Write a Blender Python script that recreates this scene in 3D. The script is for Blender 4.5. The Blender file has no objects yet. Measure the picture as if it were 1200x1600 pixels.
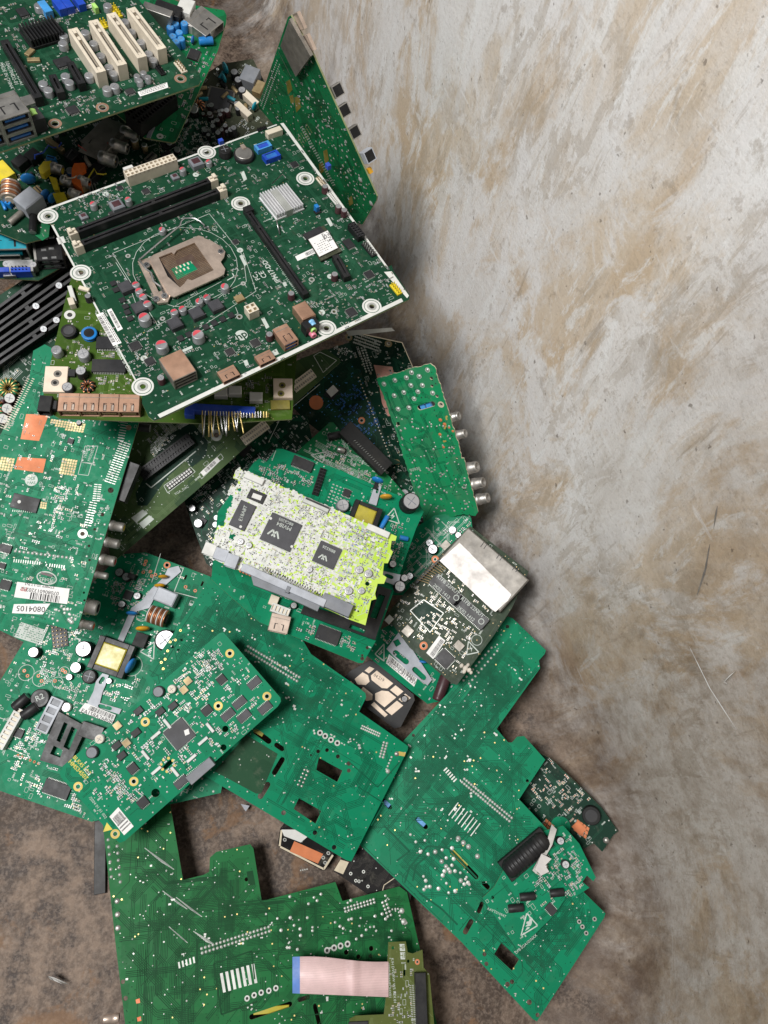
import bpy, math, random
from mathutils import Vector, Matrix
from mathutils.geometry import tessellate_polygon
S = bpy.context.scene
C = S.collection
# ------------------------------------------------------------------ camera
F = 1130.0; H = 0.85                     # focal length in photo pixels, lens height above the bin floor
_n = Vector(((450-600)/F, (800-1300)/F, -1)).normalized()
_Z = -_n; _X = (Vector((1,0,0)) - _Z*_Z.x).normalized(); _Y = _Z.cross(_X)
RC = Matrix((_X, _Y, _Z))
CAM = Vector((0, 0, H))
cd = bpy.data.cameras.new('camera'); cam = bpy.data.objects.new('camera', cd); C.objects.link(cam)
cd.sensor_fit = 'VERTICAL'; cd.sensor_height = 36; cd.lens = 36*F/1600; cd.clip_start = 0.02; cd.clip_end = 50
cam.matrix_world = Matrix.Translation(CAM) @ RC.to_4x4()
S.camera = cam
# ------------------------------------------------------------------ light and exposure
W = bpy.data.worlds.new('World'); S.world = W; W.use_nodes = True
W.node_tree.nodes['Background'].inputs[0].default_value = (0.93, 0.97, 1.0, 1)
W.node_tree.nodes['Background'].inputs[1].default_value = 0.15
def area(name, loc, target, sx, sy, power, col):
    l = bpy.data.lights.new(name, 'AREA'); l.shape = 'RECTANGLE'; l.size = sx; l.size_y = sy; l.energy = power; l.color = col
    o = bpy.data.objects.new(name, l); C.objects.link(o); o.location = loc
    o.rotation_euler = (Vector(target)-Vector(loc)).to_track_quat('-Z', 'Y').to_euler()
    return o
area('ceiling_lamp', (-1.05, -0.2, 2.5), (0.12, 0.42, 0), 0.8, 0.75, 92, (1.0, 0.985, 0.965))
S.view_settings.view_transform = 'Standard'; S.view_settings.look = 'None'; S.view_settings.gamma = 1
S.view_settings.exposure = 0.0
S.render.engine = 'CYCLES'
try:
    S.cycles.use_denoising = True; S.cycles.max_bounces = 6; S.cycles.diffuse_bounces = 3; S.cycles.glossy_bounces = 3
except Exception: pass
random.seed(11)
# ------------------------------------------------------------------ materials
M = {}
def nodes(name):
    m = bpy.data.materials.new(name); m.use_nodes = True
    nt = m.node_tree; b = nt.nodes['Principled BSDF']
    M[name] = m
    return m, nt, b
def nn(nt, t, **k):
    n = nt.nodes.new(t)
    for a, v in k.items():
        if a in n.inputs: n.inputs[a].default_value = v
        else: setattr(n, a, v)
    return n
def noise(nt, vec, scale, detail=4, rough=.6, dist=0):
    n = nn(nt, 'ShaderNodeTexNoise'); n.inputs['Scale'].default_value = scale; n.inputs['Detail'].default_value = detail
    n.inputs['Roughness'].default_value = rough; n.inputs['Distortion'].default_value = dist
    if vec: nt.links.new(vec, n.inputs['Vector'])
    return n.outputs['Fac']
def ramp(nt, fac, *stops):
    r = nn(nt, 'ShaderNodeValToRGB'); e = r.color_ramp.elements
    while len(e) < len(stops): e.new(0.5)
    for i, (p, c) in enumerate(stops):
        e[i].position = p; e[i].color = (c, c, c, 1) if isinstance(c, (int, float)) else (*c, 1)
    nt.links.new(fac, r.inputs[0]); return r.outputs[0]
def mix(nt, fac, a, b, blend='MIX'):
    x = nn(nt, 'ShaderNodeMix'); x.data_type = 'RGBA'; x.blend_type = blend
    for v, i in ((fac, 0), (a, 6), (b, 7)):
        if isinstance(v, (int, float)): x.inputs[i].default_value = v
        elif isinstance(v, tuple): x.inputs[i].default_value = (*v, 1)
        else: nt.links.new(v, x.inputs[i])
    return x.outputs[2]
def math_(nt, op, a, b=0.0):
    x = nn(nt, 'ShaderNodeMath'); x.operation = op
    for v, i in ((a, 0), (b, 1)):
        if isinstance(v, (int, float)): x.inputs[i].default_value = v
        else: nt.links.new(v, x.inputs[i])
    return x.outputs[0]
def mapping(nt, vec, scale=(1,1,1), rot=(0,0,0), loc=(0,0,0)):
    m = nn(nt, 'ShaderNodeMapping'); m.inputs['Scale'].default_value = scale; m.inputs['Rotation'].default_value = rot; m.inputs['Location'].default_value = loc
    nt.links.new(vec, m.inputs['Vector']); return m.outputs[0]
def bump(nt, b, h, strength=.3, dist=.001):
    n = nn(nt, 'ShaderNodeBump'); n.inputs['Strength'].default_value = strength; n.inputs['Distance'].default_value = dist
    nt.links.new(h, n.inputs['Height']); nt.links.new(n.outputs[0], b.inputs['Normal'])
def mat(name, col, rough=.5, metal=0, var=.2, dust=.15, spec=.5):
    m, nt, b = nodes(name)
    g = nn(nt, 'ShaderNodeNewGeometry').outputs['Position']
    n1 = noise(nt, g, 90, 4); n2 = noise(nt, g, 35, 6, .7)
    dark = tuple(c*(1-var) for c in col); lite = tuple(min(1, c*(1+var*.7)) for c in col)
    c = mix(nt, ramp(nt, n1, (.3, 0), (.7, 1)), dark, lite)
    d = ramp(nt, n2, (.48, 0), (.75, dust))
    c = mix(nt, d, c, (.33, .30, .25))
    nt.links.new(c, b.inputs['Base Color'])
    nt.links.new(ramp(nt, n2, (.35, max(.05, rough-.08)), (.75, min(1, rough+.2))), b.inputs['Roughness'])
    b.inputs['Metallic'].default_value = metal; b.inputs['Specular IOR Level'].default_value = spec
    return m
def pcb(name, col, alt, rough=.38, dust=.18):
    """solder mask over copper pour and bare laminate, dusty and rubbed"""
    m, nt, b = nodes(name)
    o = nn(nt, 'ShaderNodeTexCoord').outputs['Object']
    v = nn(nt, 'ShaderNodeTexVoronoi'); v.distance = 'CHEBYCHEV'; v.inputs['Scale'].default_value = 38; nt.links.new(o, v.inputs['Vector'])
    cell = nn(nt, 'ShaderNodeSeparateColor'); nt.links.new(v.outputs['Color'], cell.inputs[0])
    c = mix(nt, ramp(nt, cell.outputs[0], (.55, 0), (.6, .75)), col, alt)
    n1 = noise(nt, o, 14, 5, .6); n2 = noise(nt, o, 60, 8, .75); n3 = noise(nt, o, 500, 3)
    c = mix(nt, ramp(nt, n1, (.3, .14), (.7, 0)), c, tuple(x*.55 for x in col))
    sv = mapping(nt, o, (500, 30, 30), (0, 0, .6)); sc = noise(nt, sv, 1, 3, .6)
    c = mix(nt, ramp(nt, sc, (.69, 0), (.74, .1)), c, (.3, .36, .28))
    c = mix(nt, ramp(nt, n2, (.54, 0), (.8, dust)), c, (.30, .28, .22))
    nt.links.new(c, b.inputs['Base Color'])
    nt.links.new(ramp(nt, n2, (.3, rough-.08), (.75, rough+.3)), b.inputs['Roughness'])
    b.inputs['Specular IOR Level'].default_value = .1
    bump(nt, b, n3, .12, .0004)
    return m
def tones(name, col, alt, tr, **k):
    pcb(name, col, alt, **k); mat(name+'_trace', tr, .5, 0, .1, .03, .1)
tones('g_bright', (.003,.185,.088), (.003,.15,.070), (.002,.082,.04), dust=.08)
tones('g_torn', (.012,.23,.09), (.03,.19,.085), (.005,.09,.04), dust=.35)
tones('g_low', (.012,.125,.036), (.009,.098,.028), (.004,.05,.016), dust=.1)
tones('g_hp', (.009,.048,.024), (.007,.038,.019), (.018,.08,.042))
tones('g_old', (.018,.062,.03), (.013,.05,.024), (.03,.1,.05), dust=.35)
tones('g_lean', (.006,.145,.05), (.006,.085,.03), (.004,.045,.018))
tones('g_olive', (.045,.092,.012), (.04,.08,.013), (.085,.15,.03), dust=.25)
tones('g_sage', (.055,.095,.034), (.02,.05,.022), (.09,.14,.06), dust=.3)
tones('g_dark', (.006,.03,.018), (.004,.022,.013), (.012,.06,.034), dust=.3)
tones('g_net', (.028,.045,.026), (.02,.034,.02), (.05,.075,.045), dust=.5)
tones('g_lime', (.46,.62,.10), (.38,.56,.05), (.62,.75,.36), dust=.1)
tones('g_dvd', (.085,.105,.028), (.07,.09,.02), (.13,.16,.06), dust=.25)
tones('g_black', (.012,.011,.011), (.009,.009,.009), (.03,.028,.026), dust=.4)
tones('g_brown', (.045,.05,.032), (.035,.042,.026), (.075,.085,.055), dust=.6)
mat('edge', (.23,.25,.12), .7)
mat('edge_dark', (.10,.12,.06), .7)
mat('edge_cream', (.55,.48,.35), .7)
mat('white', (.58,.58,.55), .6, 0, .1, .2)
mat('silk', (.45,.49,.45), .6, 0, .15, .2)
mat('silk_yellow', (.55,.46,.07), .6)
mat('paper', (.72,.71,.69), .7, 0, .06, .12)
mat('ink', (.02,.02,.022), .7)
mat('ink_red', (.5,.12,.12), .7)
mat('ivory', (.62,.55,.44), .5, 0, .12, .15)
mat('black', (.014,.014,.015), .42, 0, .25, .05, 0.3)
mat('black_matt', (.011,.011,.011), .6, 0, .25, .05, 0.22)
mat('chip', (.022,.022,.024), .5, 0, .25, .05, 0.3)
mat('chip_grey', (.05,.05,.056), .5, 0, .25, .05, 0.35)
mat('grey', (.16,.17,.19), .5)
mat('grey_light', (.36,.38,.42), .5)
mat('silver', (.55,.55,.55), .34, 1, .2, .1)
mat('tin', (.46,.47,.44), .5, .55, .15, .08)
mat('steel', (.40,.385,.36), .42, .85, .25, .2)
mat('steel_old', (.25,.23,.20), .5, .6, .35, .4)
mat('foil', (.48,.455,.435), .5, .6, .12, .12)
mat('nickel', (.66,.53,.44), .36, .75, .2, .15)
mat('copper_shell', (.47,.28,.19), .48, .7, .2, .2)
mat('copper_pad', (.55,.18,.075), .55, .1, .12, .1, .25)
mat('copper_wire', (.58,.25,.12), .35, .8, .3, .1)
mat('copper_pink', (.62,.30,.24), .7, .1, .35, .5)
mat('gold', (.66,.50,.19), .38, .8, .2, .1)
mat('gold_pad', (.52,.39,.10), .5, .3, .2, .1)
mat('gold_dull', (.22,.19,.03), .5, .3, .3, .2)
mat('brass', (.36,.27,.14), .5, .6, .3, .2)
mat('blue', (.012,.06,.42), .4)
mat('blue_light', (.05,.26,.58), .4)
mat('blue_part', (.01,.17,.48), .35)
mat('blue_port', (.02,.13,.42), .5)
mat('teal', (.0,.25,.33), .45)
mat('yellow', (.66,.52,.02), .45)
mat('yellow_tape', (.40,.34,.03), .35)
mat('orange', (.75,.14,.015), .45)
mat('red', (.42,.03,.03), .45)
mat('red_mark', (.52,.05,.07), .5)
mat('pink', (.70,.22,.30), .45)
mat('lime_jack', (.36,.62,.16), .45)
mat('sky_jack', (.18,.42,.66), .45)
mat('amber', (.55,.28,.01), .35)
mat('socket_bed', (.075,.045,.032), .5)
mat('shield_grey', (.20,.185,.165), .5, .4, .3, .3)
mat('aluminium', (.74,.74,.75), .45, .5, .1, .1)
mat('maroon', (.055,.022,.026), .4, 0, .25, .05, 0.35)
mat('cap_top', (.46,.46,.47), .42, .8, .12, .1)
mat('cap_grey', (.33,.34,.35), .4, .5, .15, .1)
mat('ribbon_line', (.52,.36,.35), .5)
mat('ribbon', (.66,.47,.46), .5, 0, .06, .2)
mat('ribbon_blue', (.015,.12,.42), .5)
mat('beige', (.72,.59,.47), .7, 0, .12, .3)
mat('glue', (.60,.55,.47), .6, 0, .2, .3)
mat('via_dark', (.004,.05,.024), .5)
mat('hole_dark', (.01,.01,.01), .9)
# ------------------------------------------------------------------ mesh builder (millimetres)
class MB:
    def __init__(s): s.v=[]; s.f=[]; s.m=[]; s.s=[]; s.mats=[]
    def mi(s, mt):
        if mt not in s.mats: s.mats.append(mt)
        return s.mats.index(mt)
    def face(s, idx, mt, sm=False): s.f.append(idx); s.m.append(s.mi(mt)); s.s.append(sm)
    def quad(s, a, b, c, d, mt):
        n=len(s.v); s.v += [a,b,c,d]; s.face((n,n+1,n+2,n+3), mt)
    def box(s, cx, cy, w, l, z0, z1, mt, ang=0, ch=0, top=None):
        ca, sa = math.cos(ang), math.sin(ang)
        ch = min(ch, w*.3, l*.3, abs(z1-z0)*.5)
        def ringv(w, l, z):
            n=len(s.v)
            for x,y in ((-w/2,-l/2),(w/2,-l/2),(w/2,l/2),(-w/2,l/2)): s.v.append((cx+x*ca-y*sa, cy+x*sa+y*ca, z))
            return n
        rs=[ringv(w,l,z0), ringv(w,l,z1-ch)]
        if ch>0: rs.append(ringv(w-2*ch,l-2*ch,z1))
        for a,b in zip(rs, rs[1:]):
            for i in range(4): s.face((a+i,a+(i+1)%4,b+(i+1)%4,b+i), mt)
        s.face(tuple(rs[-1]+i for i in range(4)), top or mt)
        s.face(tuple(rs[0]+3-i for i in range(4)), mt)
    def lathe(s, o, ax, prof, mt, n=14, mts=None, close=True):
        """profile [(distance, radius)] turned about the axis ax from the point o"""
        ax=Vector(ax).normalized(); o=Vector(o)
        p=ax.orthogonal().normalized(); q=ax.cross(p)
        rings=[]
        for t,r in prof:
            b=len(s.v); rings.append(b)
            for i in range(n):
                a=2*math.pi*i/n; s.v.append(tuple(o+ax*t+p*(r*math.cos(a))+q*(r*math.sin(a))))
        for k,(a,b) in enumerate(zip(rings,rings[1:])):
            mm = mts[k] if mts else mt
            for i in range(n): s.face((a+i,a+(i+1)%n,b+(i+1)%n,b+i), mm, True)
        if close:
            s.face(tuple(rings[0]+n-1-i for i in range(n)), mts[0] if mts else mt)
            s.face(tuple(rings[-1]+i for i in range(n)), mts[-1] if mts else mt)
    def cyl(s, cx, cy, r, z0, z1, mt, n=14, top=None):
        s.lathe((cx,cy,0),(0,0,1),[(z0,r),(z1,r)],mt,n)
        if top: s.m[-1]=s.mi(top)
    def ring(s, cx, cy, ri, ro, z, mt, n=20, a0=0, a1=2*math.pi):
        b=len(s.v); full = abs(a1-a0-2*math.pi)<1e-6; k=n if full else n+1
        for i in range(k):
            a=a0+(a1-a0)*i/n
            s.v += [(cx+ri*math.cos(a),cy+ri*math.sin(a),z),(cx+ro*math.cos(a),cy+ro*math.sin(a),z)]
        for i in range(n):
            j=(i+1)%k; s.face((b+2*i,b+2*i+1,b+2*j+1,b+2*j), mt)
    def disc(s, cx, cy, r, z, mt, n=12):
        b=len(s.v)
        for i in range(n): a=2*math.pi*i/n; s.v.append((cx+r*math.cos(a),cy+r*math.sin(a),z))
        s.face(tuple(range(b,b+n)), mt)
    def dome(s, cx, cy, r, h, mt, n=7, z0=0):
        b=len(s.v); a0=random.random()*6
        for rr,zz in ((r,z0),(r*.62,z0+h*.7)):
            for i in range(n): a=a0+2*math.pi*i/n; s.v.append((cx+rr*math.cos(a),cy+rr*math.sin(a),zz))
        s.v.append((cx,cy,z0+h))
        for i in range(n):
            j=(i+1)%n; s.face((b+i,b+j,b+n+j,b+n+i),mt,True); s.face((b+n+i,b+n+j,b+2*n),mt,True)
    def ell(s, c, r, mt, nu=14, nv=8):
        b=len(s.v)
        for j in range(nv+1):
            t=math.pi*j/nv
            for i in range(nu):
                a=2*math.pi*i/nu; s.v.append((c[0]+r[0]*math.sin(t)*math.cos(a),c[1]+r[1]*math.sin(t)*math.sin(a),c[2]+r[2]*math.cos(t)))
        for j in range(nv):
            for i in range(nu):
                k=(i+1)%nu; s.face((b+j*nu+i,b+(j+1)*nu+i,b+(j+1)*nu+k,b+j*nu+k),mt,True)
    def tube(s, pts, r, mt, n=6):
        pts=[Vector(p) for p in pts]; rings=[]
        up=Vector((0,0,1)); 
        for i,p in enumerate(pts):
            d=(pts[min(i+1,len(pts)-1)]-pts[max(i-1,0)]).normalized()
            a=d.cross(up); a = a.normalized() if a.length>1e-3 else Vector((1,0,0)); c=d.cross(a)
            b=len(s.v); rings.append(b)
            for k in range(n):
                t=2*math.pi*k/n; s.v.append(tuple(p+a*(r*math.cos(t))+c*(r*math.sin(t))))
        for a,b in zip(rings,rings[1:]):
            for i in range(n): s.face((a+i,a+(i+1)%n,b+(i+1)%n,b+i),mt,True)
        s.face(tuple(rings[0]+i for i in range(n)),mt); s.face(tuple(rings[-1]+n-1-i for i in range(n)),mt)
    def prism(s, loops, z0, z1, top, side=None, bot=None):
        """flat plate from an outline and any holes"""
        side=side or top; bot=bot or top
        flat=[p for lp in loops for p in lp]
        tris=tessellate_polygon([[Vector((x,y,0)) for x,y in lp] for lp in loops])
        b=len(s.v); n=len(flat)
        s.v += [(x,y,z1) for x,y in flat]; s.v += [(x,y,z0) for x,y in flat]
        for t in tris:
            a=[Vector(flat[i]) for i in t]
            cr=(a[1]-a[0]).cross(a[2]-a[0])
            t=tuple(t) if cr>0 else tuple(reversed(t))
            s.face(tuple(b+i for i in t), top); s.face(tuple(b+n+i for i in reversed(t)), bot)
        k=0
        for lp in loops:
            m=len(lp)
            for i in range(m): s.face((b+k+i,b+n+k+i,b+n+k+(i+1)%m,b+k+(i+1)%m), side)
            k+=m
    def strip(s, pts, w, z, mt):
        """a flat line of width w with mitred bends"""
        b=len(s.v); N=len(pts)
        for i,p in enumerate(pts):
            d0=(Vector(pts[i])-Vector(pts[i-1])).normalized() if i>0 else None
            d1=(Vector(pts[i+1])-Vector(pts[i])).normalized() if i<N-1 else None
            d0=d0 or d1; d1=d1 or d0
            t=(d0+d1); t = t.normalized() if t.length>1e-6 else d0
            nrm=Vector((-t.y,t.x)); c=max(.5, nrm.dot(Vector((-d0.y,d0.x))))
            o=nrm*(w/2/c); s.v += [(p[0]+o.x,p[1]+o.y,z),(p[0]-o.x,p[1]-o.y,z)]
        for i in range(N-1): s.face((b+2*i,b+2*i+1,b+2*i+3,b+2*i+2), mt)
    def mesh(s, name):
        me=bpy.data.meshes.new(name)
        me.from_pydata([(x*.001,y*.001,z*.001) for x,y,z in s.v],[],s.f)
        for mt in s.mats: me.materials.append(M[mt])
        me.polygons.foreach_set('material_index', s.m); me.polygons.foreach_set('use_smooth', s.s)
        me.update(); return me
def link(name, me, parent=None, loc=(0,0,0), rz=0, kind=None, label=None):
    o=bpy.data.objects.new(name, me); C.objects.link(o)
    if parent: o.parent=parent
    o.location=tuple(c*.001 for c in loc); o.rotation_euler=(0,0,rz)
    if kind: o['kind']=kind
    if label: o['label']=label
    return o
def tag(o, label, cat, group=None):
    o['label']=label; o['category']=cat
    if group: o['group']=group
def ray(px, py): return RC @ Vector(((px-600)/F, (800-py)/F, -1))
def at(px, py, z):
    r=ray(px,py); return CAM + r*((z-H)/r.z)
def inside(p, poly):
    x,y=p; c=False; j=len(poly)-1
    for i in range(len(poly)):
        xi,yi=poly[i]; xj,yj=poly[j]
        if (yi>y)!=(yj>y) and x<(xj-xi)*(y-yi)/(yj-yi)+xi: c=not c
        j=i
    return c
CACHE={}
GLYPH={}
# ------------------------------------------------------------------ a circuit board with its parts
class Board:
    def __init__(s, name, label, cat, plane, outline, u, tone, th=1.6, edge='edge', group=None, torn=0):
        """plane: three (photo x, photo y, height in metres); outline in photo pixels laid on that plane"""
        P=[at(*q) for q in plane]
        n=(P[1]-P[0]).cross(P[2]-P[0]).normalized()
        if n.dot(CAM-P[0])<0: n=-n
        s.n=n; s.P=P[0]
        s.o=s.hit(sum(p[0] for p in outline)/len(outline), sum(p[1] for p in outline)/len(outline), 0)
        ux=(s.hit(*u[1],0)-s.hit(*u[0],0)).normalized(); s.u=ux; s.vv=n.cross(ux)
        s.k=1000*(-(RC.transposed()@(s.o-CAM)).z)/F          # millimetres per photo pixel here
        s.root=bpy.data.objects.new(name,None); C.objects.link(s.root); s.root.empty_display_size=.02
        s.root.matrix_world=Matrix(((ux.x,s.vv.x,n.x,s.o.x),(ux.y,s.vv.y,n.y,s.o.y),(ux.z,s.vv.z,n.z,s.o.z),(0,0,0,1)))
        tag(s.root,label,cat,group)
        s.tone=tone; s.th=th; s.edge=edge
        s.out=[s.L(*p) for p in outline]
        if torn: s.out=s.rough(s.out,torn*s.k)
        s.holes=[]; s.occ=[]; s.rnd=random.Random(len(label)*7+int(plane[0][0]))
        s.stuff={}
    def rough(s, pts, a):
        r=random.Random(5); out=[]
        for i,p in enumerate(pts):
            q=pts[(i+1)%len(pts)]; d=math.dist(p,q); m=max(1,int(d/(a*2.2)))
            for j in range(m):
                t=j/m; w=0 if j==0 else a
                out.append((p[0]+(q[0]-p[0])*t+r.uniform(-w,w)*.6,p[1]+(q[1]-p[1])*t+r.uniform(-w,w)*.6))
        return out
    def hit(s, px, py, h):
        r=ray(px,py); q=s.P+s.n*(h*.001); return CAM+r*((q-CAM).dot(s.n)/r.dot(s.n))
    def L(s, px, py, h=0):
        d=s.hit(px,py,h)-s.o; return (d.dot(s.u)*1000, d.dot(s.vv)*1000)
    def dirang(s, p, q):
        a=s.L(*p); b=s.L(*q); return math.atan2(b[1]-a[1],b[0]-a[0])
    def busy(s, x, y, r):
        for a,b,w,l,c,sn in s.occ:
            dx,dy=x-a,y-b; X=abs(dx*c+dy*sn)-w; Y=abs(-dx*sn+dy*c)-l
            if X<r and Y<r: return True
        return False
    def take(s, x, y, w, l, ang=0): s.occ.append((x,y,w/2,l/2,math.cos(ang),math.sin(ang)))
    def ok(s, x, y, m=0):
        if not inside((x,y),s.out): return False
        if m and not all(inside((x+a,y+b),s.out) for a,b in ((m,0),(-m,0),(0,m),(0,-m))): return False
        return not any(inside((x,y),h) for h in s.holes)
    def sb(s, name):
        if name not in s.stuff: s.stuff[name]=MB()
        return s.stuff[name]
    def put(s, name, key, build, x, y, ang=0, parent=None, z=0, label=None, kind=None):
        key=(name,)+tuple(round(q,1) if isinstance(q,float) else q for q in key)
        if key not in CACHE:
            mb=MB(); build(mb); CACHE[key]=mb.mesh(name)
        return link(name,CACHE[key],parent or s.root,(x,y,z),ang,kind,label)
    def A(s, ang): return math.radians(ang)
    # ---- parts; px, py and sizes in photo pixels, px, py marks the middle of the top
    def box(s, name, px, py, w, l, h, mt, ang=0, z0=0, ch=.35, top=None, label=None, take=True):
        k=s.k; x,y=s.L(px,py,(z0+h)*k); a=s.A(ang)
        if take: s.take(x,y,w*k,l*k,a)
        return s.put(name,(w*k,l*k,h*k,mt,top or 0,ch),lambda b:b.box(0,0,w*k,l*k,0,h*k,mt,0,ch,top),x,y,a,z=z0*k+.01,label=label)
    def cap(s, px, py, r, h, body='black', top='cap_top', mark=None, tilt=None):
        k=s.k; R=r*k; Hh=h*k; x,y=s.L(px,py,Hh); s.take(x,y,R*2,R*2)
        def body_(b):
            b.lathe((0,0,0),(0,0,1),[(0,R*1.0),(Hh*.06,R*1.04),(Hh*.12,R),(Hh*.9,R),(Hh*.97,R*.93),(Hh,R*.84)],body,16)
        o=s.put('capacitor',(R,Hh,body),body_,x,y,s.rnd.uniform(-.6,.6))
        def top_(b):
            b.cyl(0,0,R*.85,Hh-.05,Hh+.12,top,16)
            if mark:
                n=len(b.v); m=9
                for i in range(m): a=math.pi*(.15+.9*i/(m-1)); b.v.append((R*.8*math.cos(a),R*.8*math.sin(a),Hh+.16))
                b.face(tuple(range(n,n+m)),mark)
            else:
                b.box(0,0,R*1.2,R*.1,Hh+.1,Hh+.15,'grey'); b.box(0,0,R*.1,R*1.2,Hh+.1,Hh+.17,'grey')
        s.put('capacitor_top',(R,Hh,top,mark or 0),top_,0,0,0,parent=o)
        return o
    def chip(s, px, py, w, l, ang=0, h=2.2, pins='2', mt='chip', dot=True, pitch=2.2, label=None):
        """pins: '2' along both long (w) sides, '4' all round, '' none"""
        k=s.k; w*=k; l*=k; h*=k; x,y=s.L(px,py,h); a=s.A(ang); s.take(x,y,w+4*k,l+4*k,a)
        def body_(b):
            b.box(0,0,w,l,.15,h,mt,0,.25)
            if dot: b.disc(-w*.38,-l*.34,min(w,l)*.06,h+.03,'chip_grey')
        o=s.put('chip',(w,l,h,mt),body_,x,y,a,label=label)
        if pins:
            def pin_(b):
                p=pitch*k; e=1.7*k
                def row(n,fx):
                    for i in range(n): fx((i-(n-1)/2)*p)
                def side(sg):
                    def g(t):
                        b.box(t,sg*(l/2+e*.25),p*.45,e*.5,h*.35,h*.5,'tin'); b.box(t,sg*(l/2+e*.7),p*.45,e*.5,.0,h*.2,'tin')
                    return g
                row(max(2,int(w*.95/p)),side(1)); row(max(2,int(w*.95/p)),side(-1))
                if pins=='4':
                    def ss(sg):
                        def g(t):
                            b.box(sg*(w/2+e*.25),t,e*.5,p*.45,h*.35,h*.5,'tin'); b.box(sg*(w/2+e*.7),t,e*.5,p*.45,.0,h*.2,'tin')
                        return g
                    row(max(2,int(l*.95/p)),ss(1)); row(max(2,int(l*.95/p)),ss(-1))
            s.put('chip_pins',(w,l,h,pins,pitch*k),pin_,0,0,0,parent=o,kind='stuff')
        return o
    def slot(s, p, q, w, h, mt='black', inner='black_matt', key=None, name='card_slot', lip=1):
        """long socket between two photo points at its top"""
        k=s.k; a=s.L(*p,h*k); b_=s.L(*q,h*k); ln=math.dist(a,b_); ang=math.atan2(b_[1]-a[1],b_[0]-a[0]); W_=w*k; hh=h*k
        x,y=(a[0]+b_[0])/2,(a[1]+b_[1])/2; s.take(x,y,ln,W_,ang)
        def f(b):
            t=W_*.33
            b.box(0,0,ln,W_,0,hh*.55,mt)
            b.box(0,W_/2-t/2,ln,t,hh*.55,hh,mt,0,.2); b.box(0,-W_/2+t/2,ln,t,hh*.55,hh,mt,0,.2)
            b.box(-ln/2+W_*.35,0,W_*.7,W_-2*t,hh*.55,hh*.98,mt); b.box(ln/2-W_*.35,0,W_*.7,W_-2*t,hh*.55,hh*.98,mt)
            if key is not None: b.box((key-.5)*ln,0,W_*.5,W_-2*t,hh*.55,hh*.96,mt)
            b.box(0,0,ln-W_,(W_-2*t)*.96,hh*.55,hh*.6,inner)
        o=s.put(name,(ln,W_,hh,mt,key or 0),f,x,y,ang)
        def g(b):
            n=int(ln*.9/(2.2*k)); t=W_*.33
            for i in range(n):
                xx=(i-(n-1)/2)*2.2*k
                for sg in (-1,1): b.box(xx,sg*(W_/2-t*.95),.7*k,t*.25,hh*.9,hh*1.004,'chip_grey' if mt!='ivory' else 'steel')
        s.put('contact_row',(ln,W_,hh,mt),g,0,0,0,parent=o,kind='stuff')
        return o,x,y,ang,ln
    def ring(s, px, py, ri, ro, mt='silk', hole=None, name='screw_pad', inner='tin'):
        k=s.k; x,y=s.L(px,py); s.take(x,y,ro*2*k,ro*2*k)
        def f(b):
            b.ring(0,0,ri*k,ro*k,.13,mt,24)
            b.ring(0,0,(hole or ri*.5)*k,ri*k*.98,.10,inner,20)
        s.put(name,(ri*k,ro*k,mt,inner,hole or 0),f,x,y)
        s.hole(px,py,hole or ri*.5)
    def hole(s, px, py, r, n=10):
        x,y=s.L(px,py); s.holes.append([(x+r*s.k*math.cos(2*math.pi*i/n),y+r*s.k*math.sin(2*math.pi*i/n)) for i in range(n)])
    def cut(s, *pts): s.holes.append([s.L(*p) for p in pts])
    def slotcut(s, p, q, r):
        a=Vector(s.L(*p)); b=Vector(s.L(*q)); d=(b-a).normalized(); n=Vector((-d.y,d.x)); r*=s.k; out=[]
        for i in range(7): t=math.pi*i/6-math.pi/2; c=b+d*(r*math.cos(t))+n*(r*math.sin(t)); out.append(tuple(c))
        for i in range(7): t=math.pi*i/6+math.pi/2; c=a+d*(r*math.cos(t))+n*(r*math.sin(t)); out.append(tuple(c))
        s.holes.append(out)
    def patch(s, pts, mt, z=.09, name='pad', kind=None):
        mb=MB(); q=[s.L(*p) for p in pts]; mb.prism([q],z-.06,z,mt); o=link(name,mb.mesh(name),s.root,kind=kind); return o
    def line(s, pts, w, mt='silk', z=.1, name='silkscreen', closed=False):
        q=[s.L(*p) for p in pts]
        if closed: q=q+[q[0]]
        for a,b in zip(q,q[1:]): s.sb(name).strip([a,b],w*s.k,z,mt)
    def circle(s, px, py, r, w=.8, mt='silk', name='silkscreen'):
        x,y=s.L(px,py); s.sb(name).ring(x,y,(r-w/2)*s.k,(r+w/2)*s.k,.1,mt,22)
    def text(s, t, px, py, size, p, q, mt='silk', z=.14, name='lettering', parent=None, mirror=False, bold=0):
        """t centred at px, py, reading from photo point p towards q"""
        key=(t,bold)
        if key not in GLYPH:
            c=bpy.data.curves.new('lettering','FONT'); c.body=t; c.align_x='CENTER'; c.align_y='CENTER'; c.resolution_u=2; c.offset=bold
            tmp=bpy.data.objects.new('tmp',c); me=bpy.data.meshes.new_from_object(tmp); GLYPH[key]=([tuple(v.co) for v in me.vertices],[tuple(f.vertices) for f in me.polygons])
            bpy.data.objects.remove(tmp); bpy.data.meshes.remove(me)
        vs,fs=GLYPH[key]; ang=s.dirang(p,q); x,y=s.L(px,py,z); sz=size*s.k*1.35; mb=MB(); sx=-1 if mirror else 1
        mb.v=[(vx*sz*sx,vy*sz,0) for vx,vy,_ in vs]
        for f in fs: mb.face(f if not mirror else tuple(reversed(f)),mt)
        return link(name,mb.mesh(name),s.root,(x,y,z),ang)
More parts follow.
